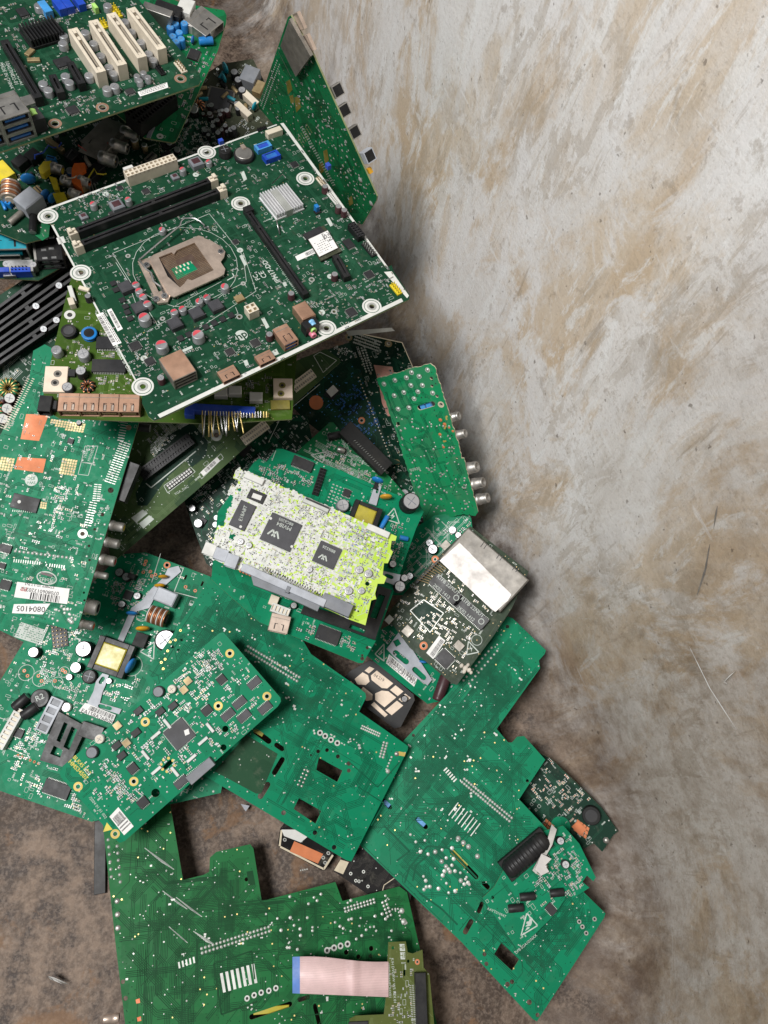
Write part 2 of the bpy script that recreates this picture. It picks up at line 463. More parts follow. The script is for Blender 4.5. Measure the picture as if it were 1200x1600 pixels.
    def sticker(s, pts, bars=None, lines=0, mt='paper', lift=.25, name='sticker', seed=1):
        """white label from four photo corners (left to right, top to bottom in reading order)"""
        q=[Vector(s.L(*p)) for p in pts]; mb=MB(); mb.prism([[tuple(p) for p in q]],.05,lift,mt); o=link(name,mb.mesh(name),s.root)
        c=sum(q,Vector((0,0)))/4; s.take(c.x,c.y,(q[1]-q[0]).length,(q[3]-q[0]).length,math.atan2(*(q[1]-q[0]).yx))
        def uv(a,b): return q[0]*(1-a)*(1-b)+q[1]*a*(1-b)+q[2]*a*b+q[3]*(1-a)*b
        r=random.Random(seed); ink=MB()
        def bar(a0,a1,b0,b1):
            z=lift+.05
            ink.quad(*[(*uv(a,b),z) for a,b in ((a0,b0),(a1,b0),(a1,b1),(a0,b1))],'ink')
        if bars:
            a0,a1,b0,b1=bars; t=a0
            while t<a1:
                w=r.choice((.008,.008,.014,.022))*1.2; bar(t,min(t+w,a1),b0,b1); t+=w+r.choice((.01,.012,.02))
        for i in range(lines):
            b0=.08+.84*i/lines; t=.06
            if bars and bars[2]-.12<b0<bars[3]: continue
            while t<.92:
                w=r.uniform(.02,.07); bar(t,min(t+w,.95),b0,b0+.35/max(lines,3)); t+=w+.018
        if ink.f: link('print',ink.mesh('print'),o,kind='stuff')
        return o
    # ---- fine detail joined into stuff parts
    def rpt(s, region, m=1.5):
        poly=[s.L(*p) for p in region] if region else s.out
        xs=[p[0] for p in poly]; ys=[p[1] for p in poly]
        for _ in range(40):
            x=s.rnd.uniform(min(xs),max(xs)); y=s.rnd.uniform(min(ys),max(ys))
            if inside((x,y),poly) and s.ok(x,y,m*s.k): return x,y
        return None
    def traces(s, n, region=None, bundle=(1,5), ln=(12,60), w=.8, gap=1.9, mt=None):
        k=s.k; mb=s.sb('copper_trace'); mt=mt or s.tone+'_trace'
        for i in range(n):
            p=s.rpt(region)
            if not p: continue
            d=s.rnd.choice((0,2,4,6)) if s.rnd.random()<.8 else s.rnd.choice((1,3,5,7)); pts=[Vector(p)]
            for j in range(s.rnd.choice((1,2,3,3))):
                a=d*math.pi/4; pts.append(pts[-1]+Vector((math.cos(a),math.sin(a)))*s.rnd.uniform(*ln)*k*(1 if j!=1 else .45)); d+=s.rnd.choice((-1,1))
            m=s.rnd.randint(*bundle); good=[]
            for q in range(m):
                off=(q-(m-1)/2)*gap*k; line=[]
                for i2,pt in enumerate(pts):
                    d0=(pts[i2]-pts[i2-1]).normalized() if i2 else (pts[1]-pts[0]).normalized()
                    d1=(pts[i2+1]-pts[i2]).normalized() if i2<len(pts)-1 else d0
                    t=(d0+d1).normalized(); nr=Vector((-t.y,t.x)); c=nr.dot(Vector((-d0.y,d0.x)))
                    line.append(pt+nr*(off/max(c,.5)))
                if all(s.ok(v.x,v.y,.8*k) for v in line) and all(s.ok(*(a+(b-a)*q_)) for a,b in zip(line,line[1:]) for q_ in (.15,.3,.45,.6,.75,.9)): mb.strip(line,w*k*s.rnd.uniform(.8,1.2),.03+.001*(i%20),mt)
    def vias(s, n, region=None, r=(.7,1.1), mt='tin'):
        k=s.k; mb=s.sb('via'); m0=mt
        for i in range(n):
            if m0=='tin': mt='tin' if i%4==0 else s.tone+'_trace'
            p=s.rpt(region)
            if p and not s.busy(*p,0): mb.disc(p[0],p[1],s.rnd.uniform(*r)*k,.075,mt,6)
    def dots(s, n, region=None, r=(1.2,2.2), mt='tin', h=.7):
        k=s.k; mb=s.sb('solder_joint')
        for i in range(n):
            p=s.rpt(region,2)
            if p and not s.busy(*p,0): mb.dome(p[0],p[1],s.rnd.uniform(*r)*k,h*k,mt,6)
    def blobs(s, n, region=None, r=(2,3.6), mt='tin'):
        """irregular flat solder lands"""
        k=s.k; mb=s.sb('solder_land')
        for i in range(n):
            p=s.rpt(region,3)
            if not p or s.busy(*p,0): continue
            R=s.rnd.uniform(*r)*k
            for j in range(s.rnd.choice((1,2,2,3))):
                x=p[0]+s.rnd.choice((-1,0,1))*R*.9; y=p[1]+s.rnd.choice((-1,0,1))*R*.9
                mb.box(x,y,R*s.rnd.uniform(.7,1.3),R*s.rnd.uniform(.6,1.1),.02,.12*k+.05+.01*j,mt,s.rnd.choice((0,.1,-.1,.78)),.12)
    def row(s, p, q, n, r=1.6, mt='tin', rows=1, gap=4, h=.8, pad=None, shape='dome'):
        k=s.k; a=Vector(s.L(*p)); b=Vector(s.L(*q)); d=(b-a).normalized(); nr=Vector((-d.y,d.x)); mb=s.sb('solder_joint')
        for j in range(rows):
            for i in range(n):
                c=a+(b-a)*(i/max(n-1,1))+nr*(j*gap*k)
                if shape=='dome': mb.dome(c.x,c.y,r*k,h*k,mt,7)
                elif shape=='bar': mb.box(c.x,c.y,r*k*.8,r*k*2.6,.02,.25*k,mt,math.atan2(d.y,d.x),.1)
                elif shape=='pin': mb.box(c.x,c.y,r*k,r*k,.02,h*k,mt,math.atan2(d.y,d.x),.1)
                elif shape=='ringd': mb.ring(c.x,c.y,r*k*.5,r*k,.09,mt,10); mb.disc(c.x,c.y,r*k*.5,.08,'hole_dark',8)
    def smd(s, n, region=None, size=(2.2,4.2), cols=('chip','chip','grey','brass','grey_light'), metal='tin', align=True):
        k=s.k; mb=s.sb('surface_mount_part')
        for i in range(n):
            p=s.rpt(region,2)
            if not p: continue
            l=s.rnd.uniform(*size)*k; w=l*s.rnd.uniform(.45,.6)
            if s.busy(*p,l*.5): continue
            a=s.rnd.choice((0,math.pi/2)); m=s.rnd.choice((1,1,1,2,3,4))
            for j in range(m):
                x=p[0]-math.sin(a)*j*w*1.7; y=p[1]+math.cos(a)*j*w*1.7
                if not s.ok(x,y,1*k) or s.busy(x,y,l*.4): continue
                hh=w*.55; c=math.cos(a); sn=math.sin(a)
                mb.box(x,y,l*.5,w,.02,hh,s.rnd.choice(cols),a)
                for sg in (-1,1): mb.box(x+sg*c*l*.37,y+sg*sn*l*.37,l*.26,w*1.03,.015,hh*1.04,metal,a)
    def marks(s, n, region=None, size=(2,3.2), mt='silk'):
        """tiny printed reference marks and part outlines"""
        k=s.k; mb=s.sb('silkscreen')
        for i in range(n):
            p=s.rpt(region,2)
            if not p or s.busy(*p,0): continue
            t=s.rnd.random(); a=s.rnd.choice((0,math.pi/2)); c,sn=math.cos(a),math.sin(a)
            if t<.65:
                m=s.rnd.randint(2,4); h=s.rnd.uniform(*size)*k
                for j in range(m):
                    x=p[0]+c*j*h*.75; y=p[1]+sn*j*h*.75
                    if not s.ok(x,y): break
                    e=h*.22
                    mb.box(x-c*h*.2,y-sn*h*.2,e,h,.06,.1,mt,a)
                    if s.rnd.random()<.7: mb.box(x,y,h*.5,e,.06,.101,mt,a)
                    if s.rnd.random()<.5: mb.box(x+c*h*.18,y+sn*h*.18,e,h*.8,.06,.1,mt,a)
            else:
                w=s.rnd.uniform(3,8)*k; l=s.rnd.uniform(2.5,5)*k
                q=[(p[0]+c*x-sn*y,p[1]+sn*x+c*y) for x,y in ((-w/2,-l/2),(w/2,-l/2),(w/2,l/2),(-w/2,l/2))]
                if all(s.ok(*z) for z in q):
                    for a1,b1 in zip(q,q[1:]+q[:1]): mb.strip([a1,b1],.45*k,.1,mt)
    def finish(s):
        mb=MB()
        holes=[h for h in s.holes if all(inside(p,s.out) for p in h)]
        mb.prism([s.out]+holes,-s.th,0,s.tone,s.edge,s.tone)
        link('board',mb.mesh('board'),s.root)
        for n,b in s.stuff.items():
            if b.f: link(n,b.mesh(n),s.root,kind='stuff')
        return s
# ------------------------------------------------------------------ more part builders
from mathutils import noise as mnoise
def dirv(b, ang): return ang if isinstance(ang,(int,float)) else math.degrees(b.dirang(*ang))
def port(b, px, py, w, d, h, ang, shell='steel', inner='black_matt', tongue=None, name='port', rows=1, z0=0, topmat=None):
    """socket housing open towards +x; ang in degrees or a pair of photo points"""
    k=b.k; W_,D,Hh=w*k,d*k,h*k; x,y=b.L(px,py,(h+z0)*k); a=math.radians(dirv(b,ang)); b.take(x,y,D,W_,a)
    def f(m):
        t=min(W_,Hh)*.08
        m.box(0,0,D,W_,0,t,shell); m.box(0,0,D,W_,Hh-t,Hh,shell,0,t*.6,topmat)
        m.box(0,W_/2-t/2,D,t,t,Hh-t,shell); m.box(0,-W_/2+t/2,D,t,t,Hh-t,shell); m.box(-D/2+t,0,2*t,W_-2*t,t,Hh-t,inner)
        m.box(-D*.1,0,D*.6,W_-2.2*t,t*1.01,Hh*.12+t,inner)
        for r in range(rows):
            zz=Hh*(r+.5)/rows
            if tongue: m.box(D*.08,0,D*.78,W_*.66,zz-Hh*.1/rows,zz+Hh*.1/rows,tongue)
            if shell in ('copper_shell','steel','nickel') and r==0 and D>W_*.5:
                for sg in (-1,1): m.box(D*.2,sg*W_*.22,D*.34,W_*.05,Hh-.02,Hh+.12,'black'); m.box(D*.05,sg*W_*.16,D*.03,W_*.16,Hh-.02,Hh+.125,'black')
                m.box(-D*.28,0,D*.03,W_*.9,Hh-.02,Hh+.06,'steel_old')
            if r: m.box(0,0,D*.98,W_-2*t,Hh*r/rows-t*.7,Hh*r/rows+t*.7,shell)
    return b.put(name,(W_,D,Hh,shell,inner,tongue or 0,rows,topmat or 0),f,x,y,a,z=z0*k+.02)
def jack(b, px, py, r, ln, ang, shell='steel', ring=None, z=None, hole='hole_dark', base=None, name='jack', pin=False):
    """round socket lying along the board, px, py marks the top of its root"""
    k=b.k; R=r*k; Ln=ln*k; zc=(z if z is not None else r)*k; x,y=b.L(px,py,zc); a=math.radians(dirv(b,ang))
    def f(m):
        g=ring or shell
        m.lathe((0,0,0),(1,0,0),[(-Ln*.1,R*.9),(0,R),(Ln*.35,R),(Ln*.36,R*.9),(Ln*.9,R*.9),(Ln,R*.82),(Ln,R*.58),(Ln*.55,R*.56),(Ln*.55,.02)],shell,16,[shell,shell,shell,shell,shell,shell,g,hole],False)
        m.ring
        if pin: m.lathe((0,0,0),(1,0,0),[(Ln*.5,R*.2),(Ln*.95,R*.18)],'brass',8)
    o=b.put(name,(R,Ln,shell,ring or 0,hole,pin),f,x,y,a,z=zc)
    if base:
        def g(m): m.box(-R*.6,0,R*1.2,R*2.3,-zc,R*1.25,base,0,.5)
        b.put('jack_body',(R,zc,base),g,0,0,0,parent=o)
    return o
def heatsink(b, px, py, w, l, h, n, mt, ang=0):
    k=b.k; x,y=b.L(px,py,h*k); a=math.radians(ang); b.take(x,y,w*k,l*k,a)
    o=b.put('heatsink',(w*k,l*k,h*k,mt),lambda m:m.box(0,0,w*k,l*k,.4,h*k*.3,mt,0,.3),x,y,a)
    for i in range(n):
        b.put('fin',(w*k,l*k,h*k,mt,n),lambda m:m.box(0,0,w*k/n*.42,l*k*.97,h*k*.29,h*k,mt,0,.15),(i-(n-1)/2)*w*k/n,0,0,parent=o)
    return o
def block(b, px, py, w, l, h, mt, ang=0, name='connector', holes=None, hm='hole_dark', z0=0, hs=.6, label=None):
    """shrouded connector: a box whose top carries a grid of recessed cells"""
    k=b.k; W_,Ln,Hh=w*k,l*k,h*k; x,y=b.L(px,py,(h+z0)*k); a=math.radians(ang); b.take(x,y,W_,Ln,a)
    def f(m):
        if not holes: m.box(0,0,W_,Ln,0,Hh,mt,0,.4); return
        nx,ny=holes; cw,cl=W_/nx,Ln/ny
        m.box(0,0,W_,Ln,0,Hh*.8,mt,0,0,hm)
        for i in range(nx+1):
            t=cw*(1-hs); xx=-W_/2+i*cw; e=t/2 if i in (0,nx) else t
            xx += t/4 if i==0 else (-t/4 if i==nx else 0); m.box(xx,0,e,Ln,Hh*.8,Hh,mt)
        for j in range(ny+1):
            t=cl*(1-hs); yy=-Ln/2+j*cl; e=t/2 if j in (0,ny) else t
            yy += t/4 if j==0 else (-t/4 if j==ny else 0); m.box(0,yy,W_*.999,e,Hh*.8,Hh*.998,mt)
    return b.put(name,(W_,Ln,Hh,mt,holes or 0,hm,hs),f,x,y,a,z=z0*k+.02,label=label)
def header(b, px, py, nx, ny, pitch, h, ang=0, base='black', pin='brass', name='pin_header'):
    k=b.k; x,y=b.L(px,py,h*k*.5); a=math.radians(ang); b.take(x,y,nx*pitch*k,ny*pitch*k,a); p=pitch*k
    o=b.put(name,(nx,ny,p,base),lambda m:m.box(0,0,nx*p,ny*p,0,h*k*.35,base,0,.2),x,y,a)
    def f(m):
        for i in range(nx):
            for j in range(ny): m.box((i-(nx-1)/2)*p,(j-(ny-1)/2)*p,p*.28,p*.28,h*k*.3,h*k,pin,0,.1)
    b.put('header_pins',(nx,ny,p,pin,h*k),f,0,0,0,parent=o,kind='stuff'); return o
def toroid(b, px, py, R, r, mt='copper_wire', core='black', turns=16, h=None, flat=True, ang=0):
    k=b.k; R*=k; r*=k; x,y=b.L(px,py,r*2); b.take(x,y,2*(R+r),2*(R+r))
    def core_(m):
        nu,nv=24,8; bs=len(m.v)
        for i in range(nu):
            a=2*math.pi*i/nu
            for j in range(nv):
                t=2*math.pi*j/nv; m.v.append(((R+r*.8*math.cos(t))*math.cos(a),(R+r*.8*math.cos(t))*math.sin(a),r+r*.8*math.sin(t)))
        for i in range(nu):
            for j in range(nv): m.face((bs+i*nv+j,bs+((i+1)%nu)*nv+j,bs+((i+1)%nu)*nv+(j+1)%nv,bs+i*nv+(j+1)%nv),core,True)
    o=b.put('toroid_coil',(R,r,core),core_,x,y,0)
    def w_(m):
        for q in range(turns):
            a=2*math.pi*q/turns; pts=[]
            for j in range(9):
                t=2*math.pi*j/8; rr=R+r*.98*math.cos(t); pts.append((rr*math.cos(a+j*.012),rr*math.sin(a+j*.012),r+r*.98*math.sin(t)))
            m.tube(pts,min(r*.2,R*2.6/turns),mt,5)
    b.put('winding',(R,r,mt,turns),w_,0,0,0,parent=o,kind='stuff'); return o
def coil_can(b, px, py, r, h, mt='black', top='chip_grey'):
    """drum inductor"""
    k=b.k; R=r*k; Hh=h*k; x,y=b.L(px,py,Hh); b.take(x,y,2*R,2*R)
    def f(m):
        m.lathe((0,0,0),(0,0,1),[(0,R*.96),(Hh*.3,R*.96),(Hh*.34,R*.8),(Hh*.6,R*.8),(Hh*.64,R),(Hh*.95,R),(Hh,R*.92)],mt,20); m.cyl(0,0,R*.66,Hh-.02,Hh+.15,top,18)
    return b.put('inductor',(R,Hh,mt,top),f,x,y,random.uniform(0,1))
def disc_cap(b, px, py, r, mt, ang=0, t=.38, h=None):
    """standing disc capacitor"""
    k=b.k; R=r*k; hh=(h or r*2.1)*k; x,y=b.L(px,py,hh-R); b.take(x,y,R*2,R*.9,math.radians(ang))
    def f(m):
        m.ell((0,0,hh-R),(R,R*t,R),mt,16,10)
        for sg in (-1,1): m.tube([(sg*R*.5,0,0),(sg*R*.5,0,hh-R*1.2)],.35,'tin',5)
    return b.put('disc_capacitor',(R,hh,mt,t),f,x,y,math.radians(ang))
def transformer(b, px, py, w, l, h, ang=0, core='black', tape='yellow_tape'):
    k=b.k; W_,Ln,Hh=w*k,l*k,h*k; x,y=b.L(px,py,Hh); a=math.radians(ang); b.take(x,y,W_,Ln,a)
    def f(m):
        t=W_*.16
        m.box(0,0,W_*.98,Ln*.98,0,Hh*.25,core,0,.4)
        m.box(-W_/2+t/2,0,t,Ln,0,Hh*.92,core,0,.5); m.box(W_/2-t/2,0,t,Ln,0,Hh*.92,core,0,.5)
        m.box(0,-Ln/2+t*.45,W_-2*t,t*.9,0,Hh*.86,core,0,.5); m.box(0,Ln/2-t*.45,W_-2*t,t*.9,0,Hh*.86,core,0,.5)
    o=b.put('transformer',(W_,Ln,Hh,core),f,x,y,a)
    def g(m): m.box(0,0,W_*.66,Ln*.68,Hh*.2,Hh,tape,0,1.2)
    b.put('tape_winding',(W_,Ln,Hh,tape),g,0,0,0,parent=o); return o
def lying(b, px, py, r, ln, ang, mt, name='capacitor', end='cap_top', z=None):
    """cylinder part lying on the board, centred at px, py"""
    k=b.k; R,Ln=r*k,ln*k; zc=(z if z is not None else r)*k; x,y=b.L(px,py,zc); a=math.radians(ang); b.take(x,y,Ln,2*R,a)
    def f(m): m.lathe((-Ln/2,0,0),(1,0,0),[(0,R*.6),(.01,R*.85),(Ln*.05,R),(Ln*.1,R*.95),(Ln*.14,R),(Ln*.95,R),(Ln*.99,R*.9),(Ln,R*.6)],mt,14,[end,mt,mt,mt,mt,mt,end])
    return b.put(name,(R,Ln,mt,end),f,x,y,a,z=zc)
def plate(b, pts, mt, z0, z1, name='bracket', holes=(), side=None):
    """flat sheet part drawn at height z0..z1 (photo pixels of height)"""
    k=b.k; lp=[[b.L(*p,z1*k) for p in pts]]
    for h in holes: lp.append([b.L(*p,z1*k) for p in h])
    m=MB(); m.prism(lp,z0*k,z1*k,mt,side); return link(name,m.mesh(name),b.root)
def slotpts(p, q, r, n=5):
    a,c=Vector(p),Vector(q); d=(c-a).normalized(); nr=Vector((-d.y,d.x)); o=[]
    for i in range(n): t=math.pi*i/(n-1)-math.pi/2; o.append(tuple(c+d*(r*math.cos(t))+nr*(r*math.sin(t))))
    for i in range(n): t=math.pi*i/(n-1)+math.pi/2; o.append(tuple(a+d*(r*math.cos(t))+nr*(r*math.sin(t))))
    return o
def esd(b, p, q, r, kind='bolt', mt='silk'):
    """printed warning triangle from three photo corners p, q, r (p is the apex)"""
    b.line([p,q,r],1.6,mt,closed=True,z=.11,name='warning_sign')
    def at3(a,c): # a along the base, c up to the apex
        return (q[0]+(r[0]-q[0])*a+(p[0]-(q[0]+r[0])/2)*c, q[1]+(r[1]-q[1])*a+(p[1]-(q[1]+r[1])/2)*c)
    if kind=='bolt':
        b.patch([at3(*z) for z in ((.56,.72),(.36,.36),(.5,.38),(.42,.1),(.64,.46),(.5,.45))],mt,.12,'warning_bolt')
    else:
        b.patch([at3(*z) for z in ((.26,.12),(.5,.12),(.7,.3),(.74,.5),(.62,.62),(.56,.5),(.44,.56),(.38,.48),(.48,.4),(.32,.34),(.42,.26))],mt,.12,'warning_hand')
        b.line([at3(.2,.36),at3(.8,.1)],1.3,b.tone,z=.15,name='warning_sign')
# ------------------------------------------------------------------ the bin: floor and wall as one moulded shell
WD=Vector((-.319,.948)).normalized(); WN=Vector((WD.y,-WD.x)); WC=.338; RF=.075
m,nt,bs=nodes('bin_plastic')
uv=nn(nt,'ShaderNodeUVMap').outputs[0]; pos=nn(nt,'ShaderNodeNewGeometry').outputs['Position']
sx=nn(nt,'ShaderNodeSeparateXYZ'); nt.links.new(uv,sx.inputs[0]); vv=sx.outputs[1]
big=noise(nt,mapping(nt,uv,(3.2,2.0,1)),1.5,7,.62,.4)
strk=noise(nt,mapping(nt,uv,(15,5,1),(0,0,.3)),1.2,10,.72,.5)
strk2=noise(nt,mapping(nt,uv,(9,70,1),(0,0,.75)),1.0,6,.65,.3)
strk3=noise(nt,mapping(nt,uv,(70,7,1),(0,0,-.5)),1.0,5,.6)
fine=noise(nt,pos,260,6,.7); mid=noise(nt,pos,45,8,.72); sp=noise(nt,pos,140,3,.5)
def wn(sc,rot,loc,k=1.2,det=11,ro=.72,di=.6): return noise(nt,mapping(nt,uv,sc,(0,0,rot),loc),k,det,ro,di)
c=mix(nt,ramp(nt,wn((4,2.4,1),.35,(3,1,0)),(.44,0),(.58,1)),(.625,.60,.575),(.55,.465,.37))
c=mix(nt,ramp(nt,wn((5,2.6,1),.45,(7,3,0)),(.50,0),(.585,.8)),c,(.49,.38,.265))
c=mix(nt,ramp(nt,wn((9,5,1),.3,(1,4,0)),(.48,0),(.55,.85)),c,(.665,.65,.64))
c=mix(nt,ramp(nt,wn((22,7,1),.2,(2,9,0),1.3,11,.74,.5),(.545,0),(.60,.7)),c,(.69,.685,.675))
c=mix(nt,math_(nt,'MULTIPLY',ramp(nt,wn((40,16,1),.4,(0,0,0),1.2,9,.75,.6),(.5,0),(.54,1)),ramp(nt,wn((5,4,1),0,(4,4,0),1.1,3),(.46,0),(.58,.4))),c,(.33,.27,.2))
c=mix(nt,ramp(nt,strk2,(.62,0),(.67,.55)),c,(.70,.69,.68))
c=mix(nt,ramp(nt,strk3,(.64,0),(.70,.45)),c,(.26,.205,.15))
c=mix(nt,ramp(nt,mid,(.58,0),(.64,.4)),c,(.25,.20,.15))
c=mix(nt,ramp(nt,sp,(.69,0),(.74,.6)),c,(.10,.075,.055))
wall_c=mix(nt,ramp(nt,fine,(.34,.3),(.46,0)),c,(.28,.23,.18))
corner=math_(nt,'MULTIPLY',ramp(nt,math_(nt,'ADD',sx.outputs[0],math_(nt,'MULTIPLY',math_(nt,'SUBTRACT',big,.5),.5)),(.0,1),(.22,0)),ramp(nt,mid,(.35,1),(.65,.6)))  # shade and brown dirt of the lower-right corner, painted into the wall colour
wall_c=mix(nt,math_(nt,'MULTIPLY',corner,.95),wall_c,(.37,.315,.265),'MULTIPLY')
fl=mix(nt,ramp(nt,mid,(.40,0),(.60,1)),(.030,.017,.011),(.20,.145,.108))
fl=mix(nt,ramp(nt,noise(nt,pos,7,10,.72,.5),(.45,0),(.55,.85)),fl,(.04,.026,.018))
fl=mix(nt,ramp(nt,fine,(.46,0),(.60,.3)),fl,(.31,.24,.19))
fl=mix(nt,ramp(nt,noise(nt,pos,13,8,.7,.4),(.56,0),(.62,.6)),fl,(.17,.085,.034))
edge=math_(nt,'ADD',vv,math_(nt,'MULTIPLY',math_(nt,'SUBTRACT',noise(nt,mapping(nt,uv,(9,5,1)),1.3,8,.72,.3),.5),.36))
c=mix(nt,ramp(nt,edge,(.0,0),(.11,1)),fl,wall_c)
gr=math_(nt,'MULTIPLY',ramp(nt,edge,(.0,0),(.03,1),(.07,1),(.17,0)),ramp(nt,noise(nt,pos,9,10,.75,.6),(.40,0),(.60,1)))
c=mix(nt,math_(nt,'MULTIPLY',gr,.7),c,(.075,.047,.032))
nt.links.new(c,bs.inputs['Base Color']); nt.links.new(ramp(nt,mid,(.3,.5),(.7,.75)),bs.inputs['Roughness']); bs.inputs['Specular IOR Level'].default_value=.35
hgt=math_(nt,'ADD',math_(nt,'MULTIPLY',strk,.6),math_(nt,'ADD',math_(nt,'MULTIPLY',fine,.5),math_(nt,'ADD',mid,math_(nt,'MULTIPLY',strk2,.5))))
bump(nt,bs,hgt,.45,.0018)
def grid(name, pts, uvs, nu, nv):
    me=bpy.data.meshes.new(name)
    fs=[(i*nv+j,(i+1)*nv+j,(i+1)*nv+j+1,i*nv+j+1) for i in range(nu-1) for j in range(nv-1)]
    me.from_pydata(pts,[],fs); l=me.uv_layers.new(name='UVMap')
    for lp in me.loops: l.data[lp.index].uv=uvs[lp.vertex_index]
    me.materials.append(M['bin_plastic']); me.polygons.foreach_set('use_smooth',[True]*len(fs)); me.update()
    o=bpy.data.objects.new(name,me); C.objects.link(o); o['kind']='structure'; return o
pts=[];uvs=[]; nx,ny=90,130
for i in range(nx):
    for j in range(ny):
        x=-.95+1.55*i/(nx-1); y=-.55+2.4*j/(ny-1); p=Vector((x,y))
        z=.004*(mnoise.noise(Vector((x*5,y*5,0))))+.0015*mnoise.noise(Vector((x*22,y*22,3)))-.003
        pts.append((x,y,z)); uvs.append((p.dot(WD), p.dot(WN)-WC+RF))
grid('bin_floor',pts,uvs,nx,ny)
path=[]; T0=1.75; t=T0; Tc=-.08; RA=.30
while t>Tc: path.append((WN*WC+WD*t, WN.copy(), t)); t-=.015
c0=WN*(WC-RA)+WD*Tc; a=.06
while a<1.9:
    nrm=WN*math.cos(a)-WD*math.sin(a); path.append((c0+nrm*RA,nrm,Tc-a*RA)); a+=.03
prof=[]
for i in range(9):
    a=math.pi/2*.965*i/8; prof.append((-RF+RF*math.sin(a), RF-RF*math.cos(a), RF*a))
z=prof[-1][1]; o_=prof[-1][0]; l_=prof[-1][2]
while z<.95: z+=.016; o_+=.0010; l_+=.016; prof.append((o_,z,l_))
pts=[];uvs=[]
for p,nrm,t in path:
    for o_,z,l_ in prof:
        w=.006*mnoise.noise(Vector((t*3.1,l_*2.6,7)))+.0016*mnoise.noise(Vector((t*14,l_*9,2)))
        f_=min(1,l_/.08); q=p+nrm*(o_+w*f_); pts.append((q.x,q.y,z+w*.3*f_-.002)); uvs.append((t,l_))
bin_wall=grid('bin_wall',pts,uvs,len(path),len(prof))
from mathutils.bvhtree import BVHTree
_bv=BVHTree.FromPolygons([Vector(q) for q in pts],[tuple(f.vertices) for f in bin_wall.data.polygons])
mat('scuff_black',(.15,.135,.12),.7,0,.3,.3); mat('scuff_brown',(.20,.155,.11),.7,0,.3,.2); mat('scuff_pale',(.68,.67,.66),.6,0,.1,.1)
def wall_pt(px,py,off=.0006):
    h,nr,_,_=_bv.ray_cast(CAM,ray(px,py)); 
    if h is None: return None
    if nr.dot(CAM-h)<0: nr=-nr
    return h+nr*off,nr
def scuff(pts,w,mt,seed=0):
    """thin smear of rubber or bared plastic following the wall"""
    r=random.Random(seed); m=MB(); P=[]
    for (x0,y0),(x1,y1) in zip(pts,pts[1:]):
        n=max(2,int(math.dist((x0,y0),(x1,y1))/7))
        for i in range(n): P.append((x0+(x1-x0)*i/n,y0+(y1-y0)*i/n))
    P.append(pts[-1]); N=len(P)
    for i,(x,y) in enumerate(P):
        a=P[max(i-1,0)]; c=P[min(i+1,N-1)]; d=(Vector(c)-Vector(a)).normalized(); t=i/(N-1); ww=w*(.15+math.sin(math.pi*t)**.6)*r.uniform(.6,1.2)/2
        for sg in (-1,1):
            q=wall_pt(x-d.y*ww*sg,y+d.x*ww*sg)
            if q is None: return
            m.v.append(tuple(q[0]*1000))
    for i in range(N-1): m.face((2*i,2*i+1,2*i+3,2*i+2),mt)
    link('scuff_mark',m.mesh('scuff_mark'),bin_wall)
for i,(ps,w,mt) in enumerate((([(1110,850),(1103,890),(1090,930)],3,'scuff_black'),([(1122,790),(1119,806),(1116,826)],2.4,'scuff_black'),
  ([(1078,1010),(1110,1075),(1152,1140)],1.2,'scuff_pale'))): scuff(ps,w,mt,i)
# ================================================================== boards on the bin floor
BK='solder-side circuit boards lying component side down'
# --- large board at the bottom edge
b=Board('circuit_board','dull green stepped circuit board, solder side up, under the pink ribbon cable at the bottom','circuit board',
  [(170,1300,.032),(630,1390,.026),(400,1600,.034)],
  [(150,1180),(258,1180),(267,1263),(286,1375),(318,1367),(327,1362),(328,1340),(338,1331),(391,1319),(396,1326),(409,1408),(524,1378),(535,1408),(624,1385),(636,1394),(696,1660),(205,1680),(180,1470),(162,1300)],
  ((409,1408),(624,1386)),'g_low',group=BK)
b.slotcut((393,1589),(453,1569),3.4); b.slotcut((468,1562),(482,1558),3); b.slotcut((492,1572),(500,1605),3)
for p in ((385,1374,3),(170,1393,4.5),(541,1488,3.5),(580,1482,3.6),(579,1494,3.2),(560,1495,3.2),(192,1534,3),(196,1560,3.2)): b.hole(*p)
b.row((169,1312),(174,1370),6,2.6,rows=1,h=2); b.row((183,1322),(188,1378),6,2.6,rows=1,h=2)
b.row((316,1489),(421,1455),19,2.3,rows=2,gap=6,h=1.3); b.row((280,1508),(303,1500),5,3.2,shape='bar')
for i in range(7):
    x=346+8.2*i; y=1521-2.4*i; b.patch([(x-2.4,y),(x+2,y-1),(x+7,y+29),(x+2.6,y+30)],'tin',name='contact_strip')
b.line([(334,1506),(393,1486),(398,1530)],2,'g_low_trace',name='copper_trace'); b.line([(334,1506),(346,1585),(402,1565)],2.4,'g_low_trace',name='copper_trace')
for x,y in ((386,1560),(397,1555),(408,1551),(420,1548),(431,1544)): b.row((x,y),(x+1,y),1,4,shape='ringd')
for x,y in ((511,1485),(522,1481),(532,1478),(543,1475)): b.row((x,y),(x+1,y),1,4.6,shape='ringd')
b.row((540,1424),(585,1410),10,2.1,rows=2,gap=4.5); b.row((598,1410),(606,1432),5,2.2,rows=2,gap=5.5)
b.row((628,1423),(629,1430),1,4.2,h=2); b.row((631,1440),(632,1440),1,4.6,h=2); b.row((622,1420),(626,1436),4,1.7)
b.row((183,1408),(184,1450),3,4,h=1.2,mt='steel')
b.row((470,1360),(480,1358),4,1.4); b.row((556,1378),(566,1376),4,1.4)
for r,n in (([(220,1325),(260,1345),(268,1372),(240,1350)],0),): pass
